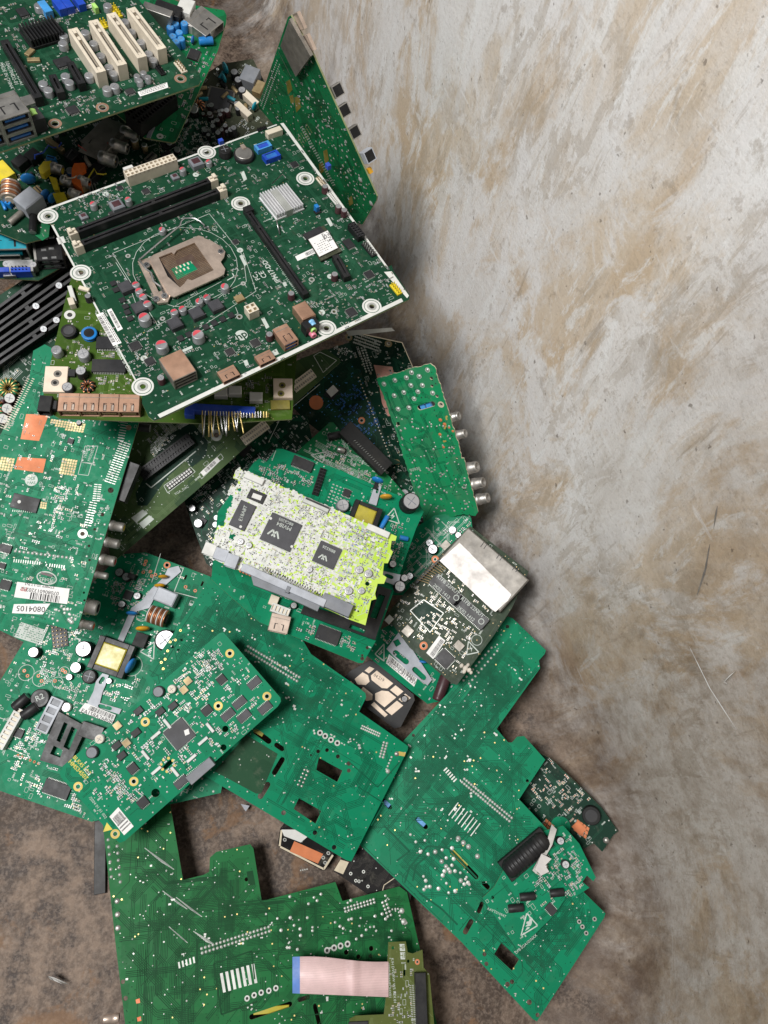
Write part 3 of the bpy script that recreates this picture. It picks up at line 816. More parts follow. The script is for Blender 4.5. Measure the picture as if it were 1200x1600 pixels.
for (x,y,dx,dy,m) in ((226,1325,34,24,9),(254,1392,28,20,8),(275,1402,30,22,8),(264,1448,20,18,7),(302,1455,24,14,7)):
    for i in range(m): b.line([(x+i*3.1,y+i*2.6),(x+dx+i*1.5,y+dy+i*1.2)],.9,'silk',name='copper_trace')
b.patch([(385,1362),(395,1360),(399,1382),(389,1384)],'g_low_trace',.07,'bare_area')
b.traces(280,None,(1,6),(16,80),.95,2.3); b.vias(900,None,(.6,1.0)); b.dots(110,None,(.8,1.5)); b.blobs(40,None,(2.0,3.4))
b.dots(40,[(420,1400),(620,1390),(640,1460),(440,1500)],(1.8,2.8)); b.vias(60,None,(1,1.4),'gold'); b.traces(50,[(330,1340),(620,1400),(640,1480),(330,1480)],(4,9),(20,60),.7,1.9)
block(b,156,1338,17,105,18,'black',4,name='edge_connector',z0=-22)
b.patch([(212,1562),(218,1560),(219,1567),(213,1568)],'orange',.12,'test_pad'); b.patch([(214,1590),(220,1588),(221,1595),(215,1596)],'orange',.12,'test_pad')
jack(b,184,1590,6,20,180,'nickel',z=-9)
box=b.box('choke_tape',424,1578,52,9,3,'yellow_tape',-2,z0=-9,take=False)
b.finish()
# --- optical drive board with ribbon
b=Board('drive_board','small olive drive board with a pink ribbon cable and blue tip, bottom edge','drive board',
  [(610,1475,.05),(660,1485,.05),(640,1600,.052)],
  [(607,1472),(634,1471),(637,1488),(645,1490),(660,1484),(662,1512),(671,1522),(684,1660),(548,1660),(546,1592),(556,1587),(600,1585),(603,1560)],
  ((607,1472),(634,1471)),'g_dvd')
b.hole(614,1481,2.4); b.hole(638,1502,2.4); b.ring(652,1503,2,4,'copper_pad',1.6)
b.slotcut((632,1517),(632,1523),1.8)
k=b.k
mb=MB(); N=26
for i in range(N+1):
    t=i/N; px=457+(607-457)*t; py0=1495+7*t-2*math.sin(t*6); py1=1552+6*t
    hz=(1.5+9*math.sin(math.pi*min(1,t*1.02))**1 + (3.0 if .58<t<.66 else 0))*k
    for py in (py0,py1):
        x,y=b.L(px,py,hz); mb.v.append((x,y,hz)); mb.v.append((x,y,hz-.22))
for i in range(N):
    a=4*i; mt='ribbon_blue' if i<2 else 'ribbon'
    if i>=2:
        mb.face((a,a+2,a+6,a+4),mt,True); mb.face((a+1,a+5,a+7,a+3),mt,True); mb.face((a,a+4,a+5,a+1),mt); mb.face((a+2,a+3,a+7,a+6),mt)
rb=link('ribbon_cable',mb.mesh('ribbon_cable'),b.root)
cl=MB()
for j in range(1,22):
    f=j/22; base=len(cl.v)
    for i in range(2,N+1):
        p0=Vector(mb.v[4*i]); p1=Vector(mb.v[4*i+2]); d=(p1-p0)
        for e in (-.006,.006): q=p0+d*(f+e); cl.v.append((q.x,q.y,q.z+.06))
    for i in range(N-2): a=base+2*i; cl.face((a,a+1,a+3,a+2),'ribbon_line',True)
link('conductor',cl.mesh('conductor'),rb,kind='stuff')
m2=MB(); m2.v=list(mb.v)
m2.v=[(x,y,z+(.12 if j%2==0 else -.12)) for j,(x,y,z) in enumerate(m2.v[:12])]
for i in range(2):
    a=4*i
    for f_ in ((a,a+2,a+6,a+4),(a+1,a+5,a+7,a+3),(a,a+4,a+5,a+1),(a+2,a+3,a+7,a+6)): m2.face(f_,'ribbon_blue')
m2.face((0,1,3,2),'ribbon_blue'); link('stiffener',m2.mesh('stiffener'),rb)
block(b,659,1575,17,92,12,'black',-86+86,name='drive_connector')
b.row((641,1540),(645,1600),22,1.2,rows=2,gap=4,shape='bar')
b.text('K/H DVDRW W5 REV.01',615,1532,4.2,(613,1500),(617,1565),'silk'); b.text('S8P3224ANPOHX01',608,1532,4.0,(606,1500),(610,1565),'silk')
for i,t in enumerate('HF'): pass
b.patch([(624,1475),(632,1475),(633,1486),(625,1486)],'silk',.08,'print_block'); b.patch([(625,1488),(633,1488),(633,1499),(626,1499)],'silk',.08,'print_block')
b.text('HF',628.5,1480.5,7,(624,1480),(633,1480),'g_dvd_trace',.17,bold=.01); b.text('HF',629.5,1493.5,7,(624,1493),(633,1493),'g_dvd_trace',.17,bold=.01)
b.box('chip',560,1606,30,16,3,'chip')
b.traces(40,None,(1,3),(8,30),.6,1.6); b.smd(46,[(612,1520),(645,1510),(650,1640),(615,1640)],(2,3.4)); b.marks(20); b.vias(60)
b.finish()
# --- black boards under the middle
b=Board('module_board','small black module board with cream rim and copper block beside the dark pit','module board',
  [(438,1292,.018),(508,1359,.012),(521,1337,.02)],[(438,1294),(445,1285),(470,1282),(530,1318),(521,1337),(509,1359),(503,1360),(438,1325),(434,1318)],((438,1325),(508,1360)),'g_black',edge='edge_cream')
b.patch([(440,1296),(466,1296),(482,1306),(470,1316),(444,1306)],'white',.4,'thermal_pad')
b.patch([(460,1314),(505,1334),(497,1349),(453,1330)],'copper_pad',.5,'copper_block'); b.line([(438,1323),(506,1358)],3,'edge_cream'); b.line([(506,1358),(520,1336)],3,'edge_cream')
b.line([(437,1322),(440,1297)],3,'edge_cream')
for p in ((505,1340),(513,1333),(508,1348),(445,1312)): b.row(p,(p[0]+1,p[1]),1,3,shape='ringd')
b.vias(16); b.traces(10,ln=(8,20)); b.finish()
b=Board('panel_board','cracked black circuit board with cream corner under the right-hand green board','circuit board',
  [(521,1362,.014),(616,1372,.024),(578,1400,.016)],[(521,1361),(533,1340),(560,1325),(605,1320),(650,1370),(640,1410),(580,1401)],((521,1361),(580,1401)),'g_black',edge='edge_cream')
b.patch([(522,1360),(532,1343),(545,1347),(536,1366)],'edge_cream',.12,'bare_corner'); b.hole(531,1360,3); b.hole(536,1349,2)
for p in ((548,1365),(568,1362),(556,1376),(561,1377),(575,1385)): b.row(p,(p[0]+1,p[1]),1,2.6,shape='ringd')
b.line([(616,1372),(600,1383),(596,1398)],1.1,'edge_cream'); b.vias(22); b.traces(18,ln=(8,30)); b.finish()
# --- narrow board with buzzer beside the wall
b=Board('circuit_board','narrow dark green board with round black buzzer and orange pads near the wall','circuit board',
  [(811,1250,.022),(965,1300,.05),(860,1190,.045)],[(800,1240),(846,1178),(862,1186),(900,1222),(940,1262),(966,1299),(958,1305),(948,1320),(941,1331),(928,1318),(905,1330),(925,1358),(880,1380),(820,1300)],((846,1178),(960,1298)),'g_dark')
coil_can(b,924,1275,14,14,'black_matt','chip'); b.box('pad_block',905,1294,18,15,1,'copper_pad',0); b.row((947,1313),(948,1313),1,5,'steel',h=3)
for i in range(4):
    for j in range(3): b.patch([(902+i*5-j*2,1280+i*3.6+j*6),(906+i*5-j*2,1283+i*3.6+j*6),(904.5+i*5-j*2,1288+i*3.6+j*6),(900.5+i*5-j*2,1285+i*3.6+j*6)],'copper_pad',.14,'pad',kind='stuff')
for i in range(3):
    for j in range(2): b.patch([(853+i*4.6-j*3,1279+i*4+j*6),(857+i*4.6-j*3,1282+i*4+j*6),(855+i*4.6-j*3,1287+i*4+j*6),(851+i*4.6-j*3,1284+i*4+j*6)],'copper_pad',.12,'pad',kind='stuff')
b.circle(876,1291,8,14,'g_bright'); b.smd(70,[(826,1236),(862,1190),(935,1262),(900,1290)],(2.2,3.6),('chip','g_dark','brass','copper_pad')); b.marks(70); b.vias(110); b.traces(50); b.finish()
# --- big board on the right
b=Board('circuit_board','long stepped green circuit board, solder side up, running diagonally to the lower right','circuit board',
  [(796,965,.085),(600,1240,.036),(839,1596,.034)],
  [(793,963),(801,966),(853,1016),(851,1022),(842,1032),(844,1044),(776,1139),(794,1160),(800,1160),(808,1151),(819,1150),(852,1187),(811,1249),(862,1303),(912,1394),(946,1427),(944,1434),(839,1596),(832,1592),(721,1472),(564,1322),(560,1314),(590,1240),(631,1157),(712,1070)],
  ((564,1322),(839,1594)),'g_bright',group=BK)
b.slotcut((599,1251),(609,1261),3.6); b.slotcut((652,1280),(665,1292),3.6); b.slotcut((706,1330),(744,1370),3.6); b.slotcut((756,1380),(762,1386),3.4); b.slotcut((748,1424),(753,1412),3); b.slotcut((727,1456),(736,1440),3.6)
b.cut((783,1473),(811,1499),(800,1517),(772,1491))
for p in ((646,1149,2.4),(793,979,3),(824,1220,2.5),(757,1491,3),(760,1506,3),(776,1527,3),(793,1538,3.4),(800,1534,3.2),(827,1566,3.6),(840,1586,3)): b.hole(*p)
b.box('blue_capacitor',604,1256,12,9,4,'blue_light',0,z0=-9,take=False); b.box('blue_capacitor',657,1285,16,9,4,'blue_light',0,z0=-9,take=False)
b.box('choke_tape',717,1342,32,9,3,'yellow_tape',0,z0=-8,take=False)
b.row((722,1222),(796,1283),21,2.3,rows=2,gap=6,h=1.3); b.row((696,1202),(711,1219),6,2.8,shape='bar')
b.row((768,1012),(724,1063),10,2.1,rows=1,h=1.2); b.row((777,1017),(733,1068),10,2.1,rows=1,h=1.2)
for i in range(8):
    x=716+4.9*i; y=1254+4.6*i; b.line([(x,y),(x-15,y+20)],1.5,'tin',name='contact_strip')
b.line([(719,1243),(682,1287),(718,1316),(756,1274),(719,1243)],1.6,'g_bright_trace',name='copper_trace')
for x,y in ((716,1310),(724,1317),(732,1323),(746,1338)): b.row((x,y),(x+1,y),1,4,h=2.4)
for x,y in ((690,1346),(697,1354),(703,1362),(680,1331),(720,1376)): b.row((x,y),(x+1,y),1,3.6,h=2)
for pts in ([(632,1380),(640,1355),(668,1322),(700,1325),(745,1372)],[(645,1376),(650,1352),(672,1334)],[(655,1395),(690,1420),(715,1445)],[(600,1290),(640,1330),(620,1345)]): b.line(pts,2.6,'g_bright_trace',name='copper_trace')
for p in ((910,1448),(916,1458),(929,1436),(905,1440)): b.row(p,(p[0]+1,p[1]),1,3.2,shape='ringd',mt='steel')
b.traces(330,None,(1,6),(16,80),.9,2.3); b.traces(70,[(720,1440),(780,1380),(930,1430),(840,1580)],(1,5),(12,60),.95,2.2); b.traces(60,[(690,1060),(800,990),(830,1030),(740,1180),(660,1200)],(4,9),(20,60),.7,1.9); b.vias(800,None,(.6,1.0)); b.dots(90,None,(.8,1.4)); b.blobs(28,[(640,1160),(790,980),(840,1020),(760,1250),(740,1340),(600,1240)],(2.4,3.8)); b.dots(30,[(640,1300),(720,1330),(740,1400),(660,1390)],(2,3.4)); b.vias(40,None,(1,1.5),'gold')
b.finish()
# --- small component-side board lying on it
b=Board('circuit_board','small board with black finned connector lying on the right-hand long green board','circuit board',
  [(756,1403,.052),(807,1484,.052),(925,1375,.07)],
  [(754,1403),(772,1386),(800,1335),(850,1298),(880,1290),(905,1318),(931,1371),(927,1377),(917,1368),(910,1378),(921,1387),(898,1402),(885,1400),(868,1428),(809,1485)],((754,1403),(809,1485)),'g_bright',group=None)
b.text('',0,0,1,(0,0),(1,0)) if False else None
kk=b.k; xx,yy=b.L(823,1336,18*kk); b.take(xx,yy,96*kk,40*kk,b.dirang((785,1366),(860,1302)))
def fin_(m):
    pr=[(0,9),(3,14),(8,17)]
    for i in range(11): pr += [(9+i*7,17.4),(10+i*7,18.3),(13+i*7,18.3),(14+i*7,17.4)]
    pr += [(86,17),(91,14),(94,9)]
    m.lathe((-47*kk,0,13*kk),(1,0,0),[(t*kk*.9+4*kk,r*kk*.82) for t,r in pr],'black',18); m.box(0,0,86*kk,34*kk,0,12*kk,'black_matt',0,.4)
o=b.put('finned_connector',(1,),fin_,xx,yy,b.dirang((785,1366),(860,1302)))
ang=b.dirang((785,1366),(860,1302)); k=b.k; mb=MB()
for i in range(13):
    for sg in (-1,1): mb.box((i-6)*7*k,sg*17.5*k,4*k,3.5*k,3*k,17*k,'black_matt',0,.3)
    mb.box((i-6)*7*k,sg*13*k,1.8*k,7*k,17*k,23*k,'black_matt')

plate(b,[(862,1288),(870,1296),(863,1320),(846,1350),(838,1366),(832,1360),(846,1334),(856,1310)],'steel',16,19,'metal_tab')
plate(b,[(846,1334),(862,1342),(852,1352),(858,1362),(846,1368),(836,1358)],'foil',22,24,'metal_tab'); b.row((849,1350),(850,1350),1,5,'foil',h=26)
b.cap(876,1314,6,14,'black','cap_top'); b.cap(884,1351,6,12,'chip_grey','cap_top')
for p in ((806,1422,24),(824,1404,24),(870,1398,22)): lying(b,p[0],p[1]-3,6,p[2],60,'black','capacitor')
b.chip(861,1421,16,12,8); esd(b,(823,1427),(814,1462),(840,1446),'hand')
b.text('AAYT01094T',776,1426,4,(764,1420),(790,1432)); b.text('DPB-SOA101NXX',822,1475,4,(812,1484),(835,1464))
b.smd(110,[(830,1380),(880,1300),(925,1368),(870,1425),(840,1420)],(2.4,4)); b.marks(70); b.vias(60); b.traces(40); b.hole(770,1402,2.4); b.finish()
# ================================================================== middle of the pile
# --- beige module and bracket board under the network card
b=Board('grid_module','black grid-framed module with cream panels between the green boards','module',
  [(538,1062,.036),(577,1035,.046),(622,1137,.03)],[(532,1064),(548,1048),(577,1032),(586,1034),(646,1085),(648,1094),(626,1136),(616,1138),(565,1100),(545,1075)],((577,1034),(646,1086)),'black',th=5,edge='black')
def rel(u,v):  # u along the long way, v across
    a=(579,1040); c=(640,1088); d=(548,1066)
    return (a[0]+(c[0]-a[0])*u+(d[0]-a[0])*v, a[1]+(c[1]-a[1])*u+(d[1]-a[1])*v)
cells=[[(0,.05),(.1,0),(.1,.28),(0,.3)],[(.16,.0),(.58,.0),(.58,.3),(.5,.42),(.24,.42),(.16,.3)],[(.64,.0),(.84,.0),(.84,.28),(.64,.28)],[(.9,.02),(1.04,.02),(1.04,.26),(.98,.36),(.9,.36)],
 [(0,.4),(.12,.36),(.24,.52),(.24,.72),(.12,.9),(0,.8)],[(.54,.5),(.64,.36),(.84,.36),(.84,.95),(.6,.95),(.5,.75)],[(.9,.44),(1.06,.44),(1.06,1.02),(.9,1.02)],[(.24,.84),(.48,.84),(.56,1.02),(.5,1.2),(.26,1.1)],[(.62,1.04),(1.0,1.1),(1.0,1.25),(.62,1.2)],[(-.02,.95),(.16,1.0),(.1,1.25),(-.05,1.2)]]
for c in cells: b.patch([rel(*q) for q in c],'beige',.35,'panel')
b.text('04.219',592,1059,5,(582,1054),(602,1066),'ink',.5); b.finish()
b=Board('bracket_board','dark green board with slotted grey bracket and barcode sticker below the network card','circuit board',
  [(585,1000,.062),(680,1075,.045),(610,970,.068)],[(570,1022),(592,985),(640,960),(720,1060),(712,1090),(668,1100),(640,1078)],((592,985),(690,1070)),'g_bright')
plate(b,[(623,988),(632,996),(675,1062),(668,1071),(640,1052),(604,1014)],'grey_light',4,6,holes=[slotpts((618,1020),(635,1034),4.4),slotpts((648,1046),(662,1059),4.2),[(614,1002),(622,998),(627,1006),(619,1011)]])
b.sticker([(608,1022),(652,1060),(647,1073),(603,1036)],(.05,.95,.1,.55),0); b.text('15R211K2C02BK',627,1050,6,(650,1066),(606,1031),'ink',.4)
esd(b,(600,1006),(586,1022),(600,1033)); disc_cap(b,661,1034,6,'blue_part',30); lying(b,690,1075,9,40,110,'maroon'); b.smd(40); b.marks(30); b.cap(632,1092,5,7,'black'); b.finish()
# --- network card
b=Board('network_card','grimy dark green network card with large silver shield leaning on the wall','network card',
  [(604,963,.082),(826,893,.132),(712,1070,.088)],[(603,962),(607,957),(650,905),(682,872),(735,822),(826,893),(800,950),(772,992),(714,1070),(706,1068),(640,1012)],((712,1070),(820,905)),'g_net')
A1=math.degrees(b.dirang((682,874),(775,957)))
sh=b.box('shield',756,889,124,66,18,'shield_grey',A1,ch=1.2)
k=b.k
plate(b,[(687,876),(718,848),(799,929),(794,938),(774,956),(768,952)],'foil',18.4,19.2,'shield_lid')
for t in (.3,.56,.82):
    x=730+94*t; y=828+69*t; b.line([(x-2,y+2),(x-7,y+9)],1,'black',z=18.6*k,name='lid_slit'); b.line([(x+3,y+5),(x-2,y+12)],1,'black',z=18.6*k,name='lid_slit')
for x,y in ((697,922),(736,957)): 
    b.chip(x,y,58,20,A1,9,'2','black',False,2.6)
for (x,y) in ((700,914),(738,949)): b.text('R1FB 22NUT',x,y,6,(x-20,y-17),(x+20,y+17),'silk',9*k+.1)
for (x,y) in ((690,924),(728,959)): b.text('2K02 1412',x,y,5.5,(x-20,y-17),(x+20,y+17),'silk',9*k+.1)
for (x,y) in ((713,934),(752,971)):
    X_,Y_=b.L(x,y,9*k); b.sb('maker_mark').ring(X_,Y_,3.6*k,4.6*k,9*k+.08,'silk',16)
mb=b.sb('comb_pin')
for i in range(13):
    a=b.L(652+i*3.3,906-i*3.2,6*k); c=b.L(672+i*2.7,912-i*2.6,2*k); mb.tube([(*a,7*k),((a[0]+c[0])/2,(a[1]+c[1])/2,8*k),(*c,1*k)],.42*k*1.6,'brass',5)
b.box('pin_bar',668,893,52,4,7,'black',math.degrees(b.dirang((652,906),(690,868))))
b.patch([(644,954),(662,940),(690,958),(672,984)],'g_dark',.3,'heat_pad'); b.line([(641,954),(662,937),(693,958),(672,988)],1.2,'tin',closed=True)
b.chip(695,1029,24,22,A1,3,'4'); b.chip(717,1009,14,13,A1,4,'','steel_old')
b.box('heat_slug',637,986,15,15,4,'steel_old',A1)
b.sticker([(666,1020),(686,993),(696,1001),(677,1030)],(.06,.94,.4,.9),0,seed=4)
b.ring(662,1009,3.4,6.4,'copper_pad',3); b.ring(680,874,3,6,'copper_pad',2.4)
esd(b,(732,1002),(729,1023),(748,1019)); b.circle(745,1000,8); 
gl=MB()
for dx,dy,rr in ((0,0,5),(6,3,4),(-6,-4,4),(9,7,3),(-2,5,4),(4,-5,3.4)):
    X_,Y_=b.L(727+dx,1044+dy,4); gl.ell((X_,Y_,2*k),(rr*k,rr*k*.8,3*k),'glue',10,6)
link('glue_blob',gl.mesh('glue_blob'),b.root)
b.box('corner_clip',608,968,10,12,2,'white',A1)
b.smd(190,[(650,910),(700,880),(770,960),(740,1010),(700,1060),(615,965)],(2,3.6),('chip','brass','grey','ivory'),'steel'); b.marks(80); b.vias(160,None,(.6,1),'brass'); b.traces(70); b.cap(640,900,6,8,'black'); b.finish()
# --- green board tucked behind
b=Board('circuit_board','dark green board tucked between the torn green board and the network card','circuit board',
  [(640,900,.06),(730,830,.09),(650,820,.08)],[(610,930),(640,830),(680,805),(735,800),(740,840),(700,900),(650,930)],((640,920),(730,830)),'g_bright')
b.marks(70); b.smd(60); b.traces(50,mt='silk',bundle=(1,2),w=.5); b.cap(676,858,8,12,'black','cap_top'); b.cap(671,848,6,10,'black'); b.cap(707,828,6,6,'grey_light'); b.cap(716,836,5,6,'maroon')
b.box('ribbed_strip',706,862,14,40,3,'steel_old',0); b.line([(690,815),(708,832)],1); b.line([(702,822),(720,842),(695,865)],1); b.finish()
# --- component side board bottom left
b=Board('power_board','green printer power board, component side up, with yellow transformer at lower left','power board',
  [(0,1220,.034),(329,901,.075),(143,1283,.034)],
  [(-80,930),(120,935),(190,866),(227,863),(329,901),(322,950),(352,1200),(345,1239),(143,1284),(-70,1212),(-70,1140),(-8,1118),(-14,1072),(0,1064),(37,1003),(0,985),(-80,962)],((-70,1212),(143,1284)),'g_bright')
TA=math.degrees(b.dirang((157,1003),(213,1022)))
transformer(b,173,1026,58,52,20,TA)
plate(b,[(279,884),(283,893),(246,925),(233,950),(214,955),(192,1004),(184,999),(205,950),(222,938),(236,920),(256,902),(262,888)],'grey_light',1,3)
plate(b,[(160,1052),(170,1055),(165,1070),(160,1082),(156,1098),(190,1108),(186,1116),(136,1100),(146,1080),(150,1064)],'grey_light',1,3,holes=[slotpts((161,1060),(157,1066),3),slotpts((156,1103),(172,1107),3)])
b.sticker([(134,1098),(182,1117),(176,1131),(124,1111)],(.2,.98,.08,.55),0,lift=2.2); b.text('EA158A268080',153,1120,6.5,(126,1110),(178,1130),'ink',2.4)
for x,y,r,h,bo in ((130,1014,13,17,'black'),(118,1043,8.5,14,'black'),(52,1019,8.5,13,'black'),(170,1064,4.5,6,'grey'),(103,1105,7,7,'white'),(108,1058,5,6,'chip_grey'),(197,901,7,9,'black'),(214,931,6,7,'black'),(190,944,6,7,'black'),(186,894,7,8,'black')): b.cap(x,y,r,h,bo)
b.cap(258,1000,17,20,'black'); b.cap(139,1057,11,8,'black_matt','chip')
for x,y,r,m,a in ((255,901,8,'amber',20),(250,915,9,'amber',20),(223,982,11,'amber',20),(206,958,9,'blue_part',15),(204,1040,13,'blue_part',80)): disc_cap(b,x,y,r,m,a)
b.box('film_capacitor',258,932,34,22,22,'grey_light',TA-4,ch=1.2)
k=b.k; x,y=b.L(247,963,12*k); b.take(x,y,40*k,34*k)
co=link('choke_core',(lambda m:(m.lathe((-17*k,0,13*k),(1,0,0),[(0,8*k),(34*k,8*k)],'black',14),m.mesh('choke_core'))[1])(MB()),b.root,(x,y,0),math.radians(TA))
m_=MB()
for i in range(11):
    t=(i-5)*2.7*k
    m_.lathe((t-1.1*k,0,13*k),(1,0,0),[(0,13*k),(.4*k,14.2*k),(1.8*k,14.2*k),(2.2*k,13*k)],'copper_wire' if i%3 else 'white',16)
link('choke_winding',m_.mesh('choke_winding'),co,kind='stuff')
b.box('relay',219,1000,20,22,10,'black_matt',TA); b.box('relay',205,900,12,8,12,'black',TA)
coil_can(b,62,1091,14,10,'black','chip'); b.text('R2',62,1090,9,(54,1094),(70,1086),'silk',10.6*k)
lying(b,33,1097,8,26,62,'black'); lying(b,47,1111,8,26,55,'black')
block(b,77,1117,20,52,12,'grey_light',-4,name='power_socket',holes=(1,4),hm='grey',hs=.7); block(b,14,1138,15,62,12,'white',-6,name='wire_socket',holes=(1,9),hm='ivory',hs=.6)
plate(b,[(92,1112),(132,1134),(128,1152),(115,1180),(104,1200),(62,1188),(76,1150)],'black',6,11,'plastic_holder',holes=[[(100,1128),(106,1131),(94,1160),(88,1157)],[(112,1135),(121,1140),(108,1172),(99,1167)],[(84,1165),(98,1172),(94,1184),(78,1178)]])
b.box('plastic_catch',142,1143,34,22,12,'black',TA)
mb=b.sb('bent_pin')
for i in range(7):
    a=b.L(128+i*5,1132+i*1.2,10*k); c=b.L(122+i*5,1150+i*1.2,2*k); mb.tube([(*a,10*k),(*c,1*k)],.5*k,'brass',5)
b.chip(88,1233,40,20,TA,4); b.chip(27,1145,18,12,TA,3); b.chip(200,930,14,14,TA)
for x,y in ((41,1051),(63,1060),(90,1066),(100,1050)): b.circle(x,y,12 if x<70 else 8)
for x,y in ((38,1048),(43,1056),(60,1056),(65,1064),(98,1047),(102,1050),(86,1064)): b.ring(x,y,1.5,2.8,'copper_pad',1.2)
esd(b,(241,1003),(219,1018),(240,1030)); b.ring(261,883,3.2,5.6,'copper_pad',3)
for p in ((224,894),(237,900),(243,898),(235,893),(290,917),(305,923),(226,882),(228,877)): b.ring(*p,1.4,2.8,'copper_pad',1.2)
b.cut((290,898),(293,899),(290,906),(287,905)); b.cut((316,908),(319,909),(316,916),(313,915))
b.line([(251,865),(237,910)],1.2); b.line([(287,887),(272,925),(310,935)],1.2); b.circle(222,962,9); b.circle(206,1040,16,.8)
b.patch([(33,972),(73,985),(64,1008),(22,995)],'silk',.1,'print_block')
for i in range(7):
    for j in range(16):
        if b.rnd.random()<.55: 
            u0=33+j*2.45-i*1.5; v0=974+j*.8+i*3; b.line([(u0,v0),(u0+1.4,v0+.5)],1.3,'g_bright',.16,name='print_mark')
header(b,92,985,4,9,6,4,30); 
b.row((28,1180),(60,1193),6,2,'copper_pad',shape='ringd'); b.line([(2,1165),(40,1180)],1); b.line([(-5,1120),(25,1130),(5,1180)],1)
b.smd(150,[(45,1010),(120,975),(150,1000),(120,1085),(60,1070)],(2.2,3.6)); b.smd(120,[(165,905),(215,890),(235,935),(180,960)],(2.2,3.6)); b.smd(110,[(110,1080),(140,1070),(130,1100),(60,1170),(20,1210),(20,1160)],(2.2,3.6)); b.smd(24,[(175,1070),(215,1060),(205,1095),(170,1090)]); b.smd(60,[(60,1210),(120,1235),(130,1270),(60,1240)])
b.smd(260,None,(2,3.4)); b.marks(420); b.vias(420); b.dots(110); b.traces(120); b.finish()
# --- centre board, solder side
b=Board('circuit_board','scratched green circuit board, solder side up, in the middle under the white drive controller','circuit board',
  [(345,882,.105),(638,1166,.062),(549,1346,.045)],
  [(345,880),(440,945),(486,1022),(560,1074),(571,1083),(572,1090),(561,1112),(597,1137),(638,1166),(637,1172),(549,1346),(541,1344),(321,1213),(250,1150),(240,1078),(246,1064),(236,1060),(230,1050)],
  ((321,1213),(549,1346)),'g_bright',group=BK)
b.cut((498,1184),(535,1204),(527,1222),(494,1203)); b.cut((467,1247),(502,1267),(493,1287),(459,1264))
b.slotcut((441,1187),(429,1207),4); b.slotcut((418,1226),(407,1244),4.2); b.slotcut((400,1143),(420,1158),4.2); b.slotcut((432,1164),(441,1170),3.6)
for p in ((497,1174,3),(511,1172,3),(528,1182,3.2),(545,1193,3.4),(545,1204,3),(443,1270,3.6),(447,1285,3.6),(466,1297,3),(492,1301,3.5),(484,1308,3),(522,1324,3.6),(486,1180,2)): b.hole(*p)
b.patch([(335,1205),(385,1148),(434,1178),(408,1240),(400,1240)],'g_old',.1,'rubbed_patch')
b.row((384,1016),(464,1064),20,2.4,rows=2,gap=7,h=1.6)
for x,y in ((500,1145),(508,1150),(517,1156),(527,1161)): b.row((x,y),(x+1,y),1,4.6,shape='ringd')
b.row((565,1138),(592,1150),10,1.8,rows=2,gap=4); b.row((600,1160),(594,1182),6,2.2,rows=2,gap=5,h=1.4); b.row((612,1183),(604,1202),5,1.8); b.row((620,1178),(621,1178),1,4,'steel',h=2); b.row((606,1205),(607,1205),1,3.6,h=2)
b.row((476,1203),(466,1226),5,2,rows=2,gap=6,mt='steel')
b.patch([(623,1174),(634,1176),(632,1182),(621,1180)],'gold_pad',.14,'pad')
b.box('choke_tape',402,1142,22,8,3,'yellow_tape',0,z0=-8,take=False)
for x,y in ((252,1035),(262,1017),(255,1045),(258,1030),(274,1000),(282,985),(266,1003)): b.row((x,y),(x+1,y),1,2,'gold',shape='ringd')
for x,y in ((261,1027),(269,1011),(284,1000),(290,978),(279,1016)): b.cut((x-2.5,y-2),(x+2,y-2.6),(x+2.6,y+1.6),(x-2,y+2.4))
for pts in ([(545,1190),(590,1230),(625,1190)],[(560,1230),(600,1255),(580,1290)],[(480,1030),(440,1060),(430,1090)]): b.line(pts,1.6,'g_bright_trace',name='copper_trace')
b.traces(240,None,(1,6),(14,70),.9,2.3); b.traces(70,[(350,900),(430,960),(480,1030),(560,1090),(480,1100),(300,1000)],(4,9),(20,55),.7,1.9); b.vias(700,None,(.6,1.0)); b.dots(120,None,(.8,1.6)); b.blobs(30,[(300,960),(480,1020),(600,1140),(560,1180),(430,1110),(280,1040)],(2.2,3.6)); b.vias(26,None,(1,1.5),'gold'); b.finish()
# --- small board with gilt holes
b=Board('circuit_board','small bright green board with gilt screw holes and many tiny parts, lower left','circuit board',
  [(345,988,.128),(438,1092,.112),(187,1317,.07)],[(343,989),(349,988),(353,992),(438,1090),(439,1096),(434,1104),(195,1314),(187,1317),(181,1312),(95,1214),(93,1206),(98,1197)],((187,1317),(434,1104)),'g_bright')
for x,y in ((359,1021),(417,1088),(341,1103),(227,1128),(209,1221),(122,1229),(180,1303)): b.ring(x,y,3.8,7,'gold_pad',3.2)
for x,y in ((352,1139,),(349,1168)): b.hole(x,y,5,12)
for x,y in ((243,1239),(272,1238)): b.hole(x,y,6.5,14)
b.chip(280,1147,36,36,0,3,'4','chip_grey',True,1.7); b.patch([(288,1141),(295,1138),(297,1146),(290,1149)],'paper',3*b.k+.2,'chip_sticker')
for x,y,w,l in ((346,1062,14,13),(323,1110,16,13),(207,1201,15,14),(223,1254,16,14)): b.chip(x,y,w,l,0,3,'2','chip')
for x,y in ((374,1098),(356,1117),(381,1119),(414,1106),(397,1067),(283,1222)): b.chip(x,y,22,12,0,3,'2','chip_grey',False,2.6)
block(b,313,1205,46,15,9,'grey',0,name='flat_cable_socket'); b.row((292,1212),(326,1186),16,1.5,shape='bar')
for x,y,r in ((247,1081,8.5),(143,1176,9)): b.cap(x,y,r,8,'chip_grey','grey')
for x,y,r in ((268,1077,6.5),(155,1155,7)): b.cap(x,y,r,7,'white','ivory')
for x,y in ((293,1064),(287,1078),(183,1134),(197,1161)): b.box('crystal',x,y,11,11,4,'ivory',0,top='brass')
